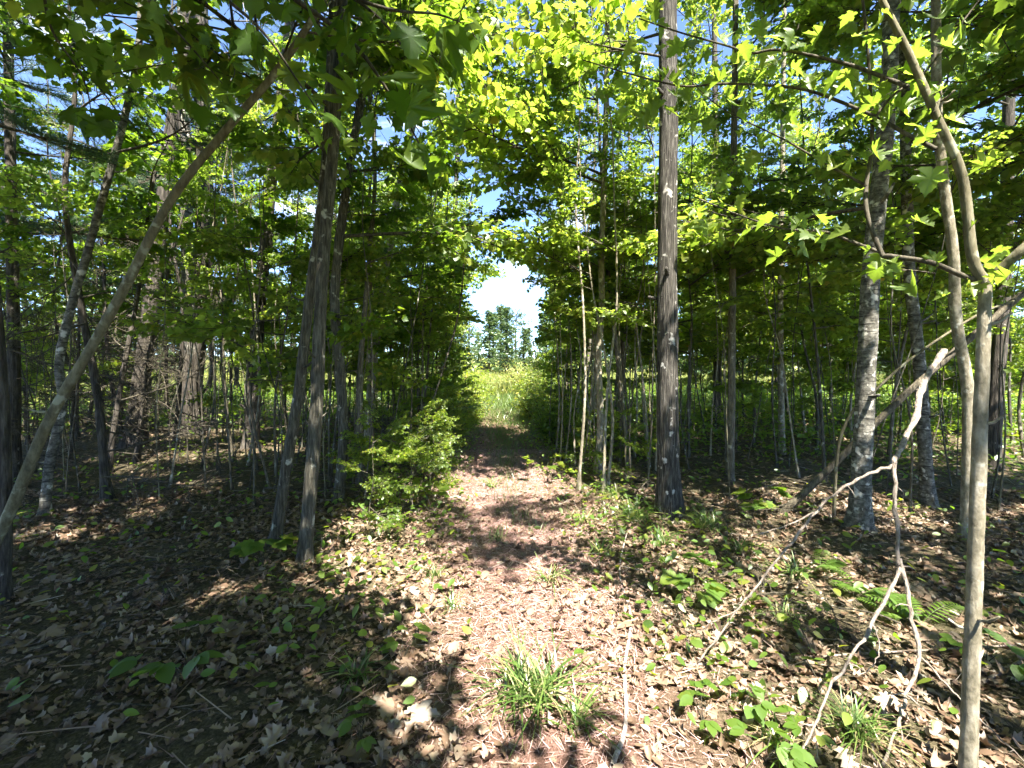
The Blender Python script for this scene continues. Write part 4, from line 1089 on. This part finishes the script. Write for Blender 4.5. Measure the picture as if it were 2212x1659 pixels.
for (x, y, s, si) in [(-1.35, 9.2, 0.75, -1), (-1.5, 10.6, 0.95, -1), (-1.25, 12.2, 1.0, -1), (-1.6, 13.6, 1.25, -1), (-1.4, 15.2, 1.3, -1), (-1.9, 17, 1.5, -1), (0.75, 9.8, 0.65, 1), (0.85, 11.4, 0.85, 1), (0.7, 13.0, 0.9, 1), (1.0, 14.6, 1.1, 1), (0.95, 16.4, 1.2, 1), (1.3, 18.5, 1.3, 1), (-2.2, 19, 1.6, -1)]:
    e = link('shrub', None, loc=(x, y, float(height(x, y)) - 0.02)); e.scale = (s, s, s * 0.85); e.rotation_euler.z = rnd.uniform(0, 6)
    tag(e, 'leafy shrub crowding the %s edge where the path narrows' % ('left' if si < 0 else 'right'), 'shrub', 'shrubs where the path narrows on the ' + ('left' if si < 0 else 'right'))
    k = SH[0 if y < 12 else 1]; link('stem', k[0], e); link('foliage', k[1], e)
for (x, y, s) in [(1.0, 22, 1.5), (2.0, 24, 1.7), (0.4, 29, 1.6), (3.2, 26, 1.6), (1.6, 31, 1.5)]:
    e = link('shrub', None, loc=(x, y, float(height(x, y)) - 0.02)); e.scale = (s, s, s * 0.8); e.rotation_euler.z = rnd.uniform(0, 6)
    tag(e, 'sunny yellow-leaved shrub at the mouth of the path by the meadow', 'shrub', 'yellow shrubs at the mouth of the path')
    link('stem', SH[2][0], e); link('foliage', SH[2][1], e)

# ------------------------------------------------------------------ far tree line
def far_tree_mesh(seed, h, conifer):
    r = np.random.default_rng(seed); tr = MB(); fo = MB()
    tr.add(*tube(np.array([(0, 0, -0.3), (0.1, 0, h * 0.5), (0, 0.1, h * 0.96)]), [h * 0.018, h * 0.012, h * 0.003], 7))
    P = []
    nb = 60
    for k in range(nb):
        f = (k + r.random()) / nb
        z = h * (0.03 + 0.95 * f)
        w = h * (0.22 * (1.02 - f) if conifer else 0.27 * math.sqrt(max(0.02, 1 - (2 * f - 0.8) ** 2 / 1.5))) * r.uniform(0.55, 1.15)
        a = r.uniform(0, 2 * math.pi)
        e = np.array([math.cos(a) * w, math.sin(a) * w, z + (0.02 if conifer else 0.12) * h * r.uniform(-0.4, 1)])
        b = np.array([0, 0, z - 0.03 * h])
        tr.add(*tube(np.array([b, (b + e) / 2 + np.array([0, 0, 0.01 * h]), e]), [h * 0.005, h * 0.003, h * 0.001], 3))
        for j in range(34):
            q = r.uniform(0.3, 1.05)
            P.append(b + (e - b) * q + r.normal(0, h * (0.02 if conifer else 0.035), 3) * np.array([1, 1, 0.6]))
    P = np.array(P); N = len(P); a = r.uniform(0, 2 * math.pi, N)
    scatter(fo, DIAMOND, P, np.stack([np.cos(a), np.sin(a), r.normal(-0.2, 0.5, N)], 1), r.normal(0, 0.6, (N, 3)) + np.array([0, 0, 0.8]), h * r.uniform(0.022, 0.045, N), np.clip(r.normal(0.5, 0.2, N), 0, 1))
    return tr.mesh('trunk', ['bark_pine'], True), fo.mesh('crown', ['far'])
FT = [far_tree_mesh(90 + i, 13, i % 2 == 1) for i in range(6)]
fr = random.Random(3)
for i in range(130):
    a = R(-64 + 128 * (i + fr.random()) / 130); d = fr.uniform(62, 110)
    x, y = d * math.sin(a) , max(60, d * math.cos(a))
    e = link('distant_tree', None, loc=(x, y, float(height(x, y)))); s = fr.uniform(0.6, 1.15); e.scale = (s * 1.25, s * 1.25, s * fr.uniform(0.85, 1.1)); e.rotation_euler.z = fr.uniform(0, 6)
    k = fr.choice(FT)
    tag(e, 'distant %s %s tree in the tree line beyond the sunny meadow' % ('tall' if s > 0.88 else 'short', 'pointed conifer' if FT.index(k) % 2 else 'rounded broadleaf'), 'tree', 'trees of the far tree line')
    link('trunk', k[0], e); link('crown', k[1], e)

# ------------------------------------------------------------------ leaf litter and pine duff
def litter(name, n, y0, y1, smin, smax, tpls, mat, seed, okf=None, parent=None, lift=0.012):
    r = np.random.default_rng(seed); m = MB()
    u = r.random(n); y = np.sqrt(y0 ** 2 + u * (y1 ** 2 - y0 ** 2)); x = r.uniform(-1.25, 1.25, n) * (y + 0.3)
    if okf is not None:
        k = okf(x, y, r); x, y = x[k], y[k]
    n = len(x); which = r.integers(0, len(tpls), n)
    for j, tp in enumerate(tpls):
        k = which == j; q = int(k.sum())
        a = r.uniform(0, 2 * math.pi, q)
        pos = np.stack([x[k], y[k], height(x[k], y[k]) + np.abs(r.normal(0, lift, q)) + 0.003], 1)
        scatter(m, tp, pos, np.stack([np.cos(a), np.sin(a), r.normal(0.06, 0.22, q)], 1), np.stack([r.normal(0, 0.32, q), r.normal(0, 0.32, q), np.ones(q)], 1),
                r.uniform(smin, smax, q), np.clip(r.normal(0.42, 0.24, q), 0, 0.88), 0, r.normal(0.35, 0.7, q))
    o = link(name, m.mesh(name, [mat]), parent); o['kind'] = 'stuff'
    return o
def on_leafy(x, y, r):
    d = np.abs(x - path_x(y))
    drift = 0.75 + 0.4 * np.sin(2.3 * x + 1.1 * np.sin(1.9 * y)) * np.sin(2.9 * y + 0.7 * np.sin(2.1 * x))
    return r.random(len(x)) < drift * np.clip(0.42 + (d - 0.15) * 1.0, 0.4, 1)
litter('leaf_litter', 46000, 1.45, 5.5, 0.013, 0.058, [MAPLE, OVAL, OAK], 'dead', 51, on_leafy, floor)
litter('leaf_litter', 26000, 5.2, 14, 0.04, 0.10, [OVAL, DIAMOND], 'dead', 52, on_leafy, floor)
# pine needles and crumbled grass on the path
m = MB(); r = np.random.default_rng(53); n = 70000
y = np.sqrt(1.45 ** 2 + r.random(n) * (8.5 ** 2 - 1.45 ** 2)); x = path_x(y) + r.normal(0.05, 0.55, n)
a = r.uniform(0, 2 * math.pi, n)
pos = np.stack([x, y, height(x, y) + np.abs(r.normal(0, 0.010, n))], 1)
scatter(m, (np.array([(-0.5, 0, 0), (0.5, 0, 0), (0, 1, 0)]), np.array([(0, 1, 2)])), pos, np.stack([np.cos(a), np.sin(a), r.normal(0.05, 0.2, n)], 1), np.stack([r.normal(0, .3, n), r.normal(0, .3, n), np.ones(n)], 1),
        r.uniform(0.03, 0.10, n), np.clip(r.normal(0.5, 0.25, n), 0, 1), 0, None, 0.055)
o = link('pine_duff', m.mesh('pine_duff', ['duff']), floor); o['kind'] = 'stuff'
m = MB(); r = np.random.default_rng(54); n = 9000
y = np.sqrt(1.45 ** 2 + r.random(n) * (9 ** 2 - 1.45 ** 2)); x = r.uniform(-1.25, 1.25, n) * (y + 0.2); a = r.uniform(0, 2 * math.pi, n)
pos = np.stack([x, y, height(x, y) + np.abs(r.normal(0.008, 0.012, n))], 1)
prism = (np.array([(-0.5, 0, 0), (0.5, 0, 0), (0, 0, 0.8), (-0.3, 1, 0), (0.3, 1, 0), (0, 1, 0.5)]), np.array([(0, 1, 4), (0, 4, 3), (1, 2, 5), (1, 5, 4), (2, 0, 3), (2, 3, 5)]))
prism = (prism[0] * np.array([1, 1, 0.03]), prism[1])
scatter(m, prism, pos, np.stack([np.cos(a), np.sin(a), r.normal(0.0, 0.12, n)], 1), np.tile([0, 0, 1.0], (n, 1)), 0.04 + 0.22 * r.random(n) ** 3, np.clip(r.normal(0.45, 0.3, n), 0, 1), 0, None, 0.03)
o = link('litter_twigs', m.mesh('litter_twigs', ['dead']), floor); o['kind'] = 'stuff'
# the largest fallen leaves one by one
fl = []
for i in range(8):
    m = MB(); rr = np.random.default_rng(900 + i)
    scatter(m, [MAPLE_FINE, OAK, OAK, OVAL][i % 4], [(0, -0.5, 0)], [(0, 1, 0)], [(0, 0, 1)], [1.0], [0.25 + 0.09 * i], 0, np.array([rr.normal(0.3, 0.5)]))
    fl.append(m.mesh('fallen_leaf', ['dead']))
for i in range(290):
    y = math.sqrt(1.6 ** 2 + lr.random() * (3.6 ** 2 - 1.6 ** 2)); x = lr.uniform(-1.15, 1.15) * y
    if abs(x - path_x(y)) < 0.45 and lr.random() < 0.7: x = -abs(x) - 0.5
    o = link('fallen_leaf', lr.choice(fl), floor); s = lr.uniform(0.07, 0.125)
    o.matrix_local = Matrix.Translation((x, y, float(height(x, y)) + lr.uniform(0.012, 0.035))) @ Matrix.Rotation(lr.uniform(0, 6.3), 4, 'Z') @ Matrix.Rotation(lr.gauss(0, 0.25), 4, 'X') @ Matrix.Rotation(lr.gauss(0, 0.25), 4, 'Y') @ Matrix.Scale(s, 4)
print('branches', N_BR[0], 'objects', len(scene.objects), 'tris', sum(len(me.polygons) for me in bpy.data.meshes))
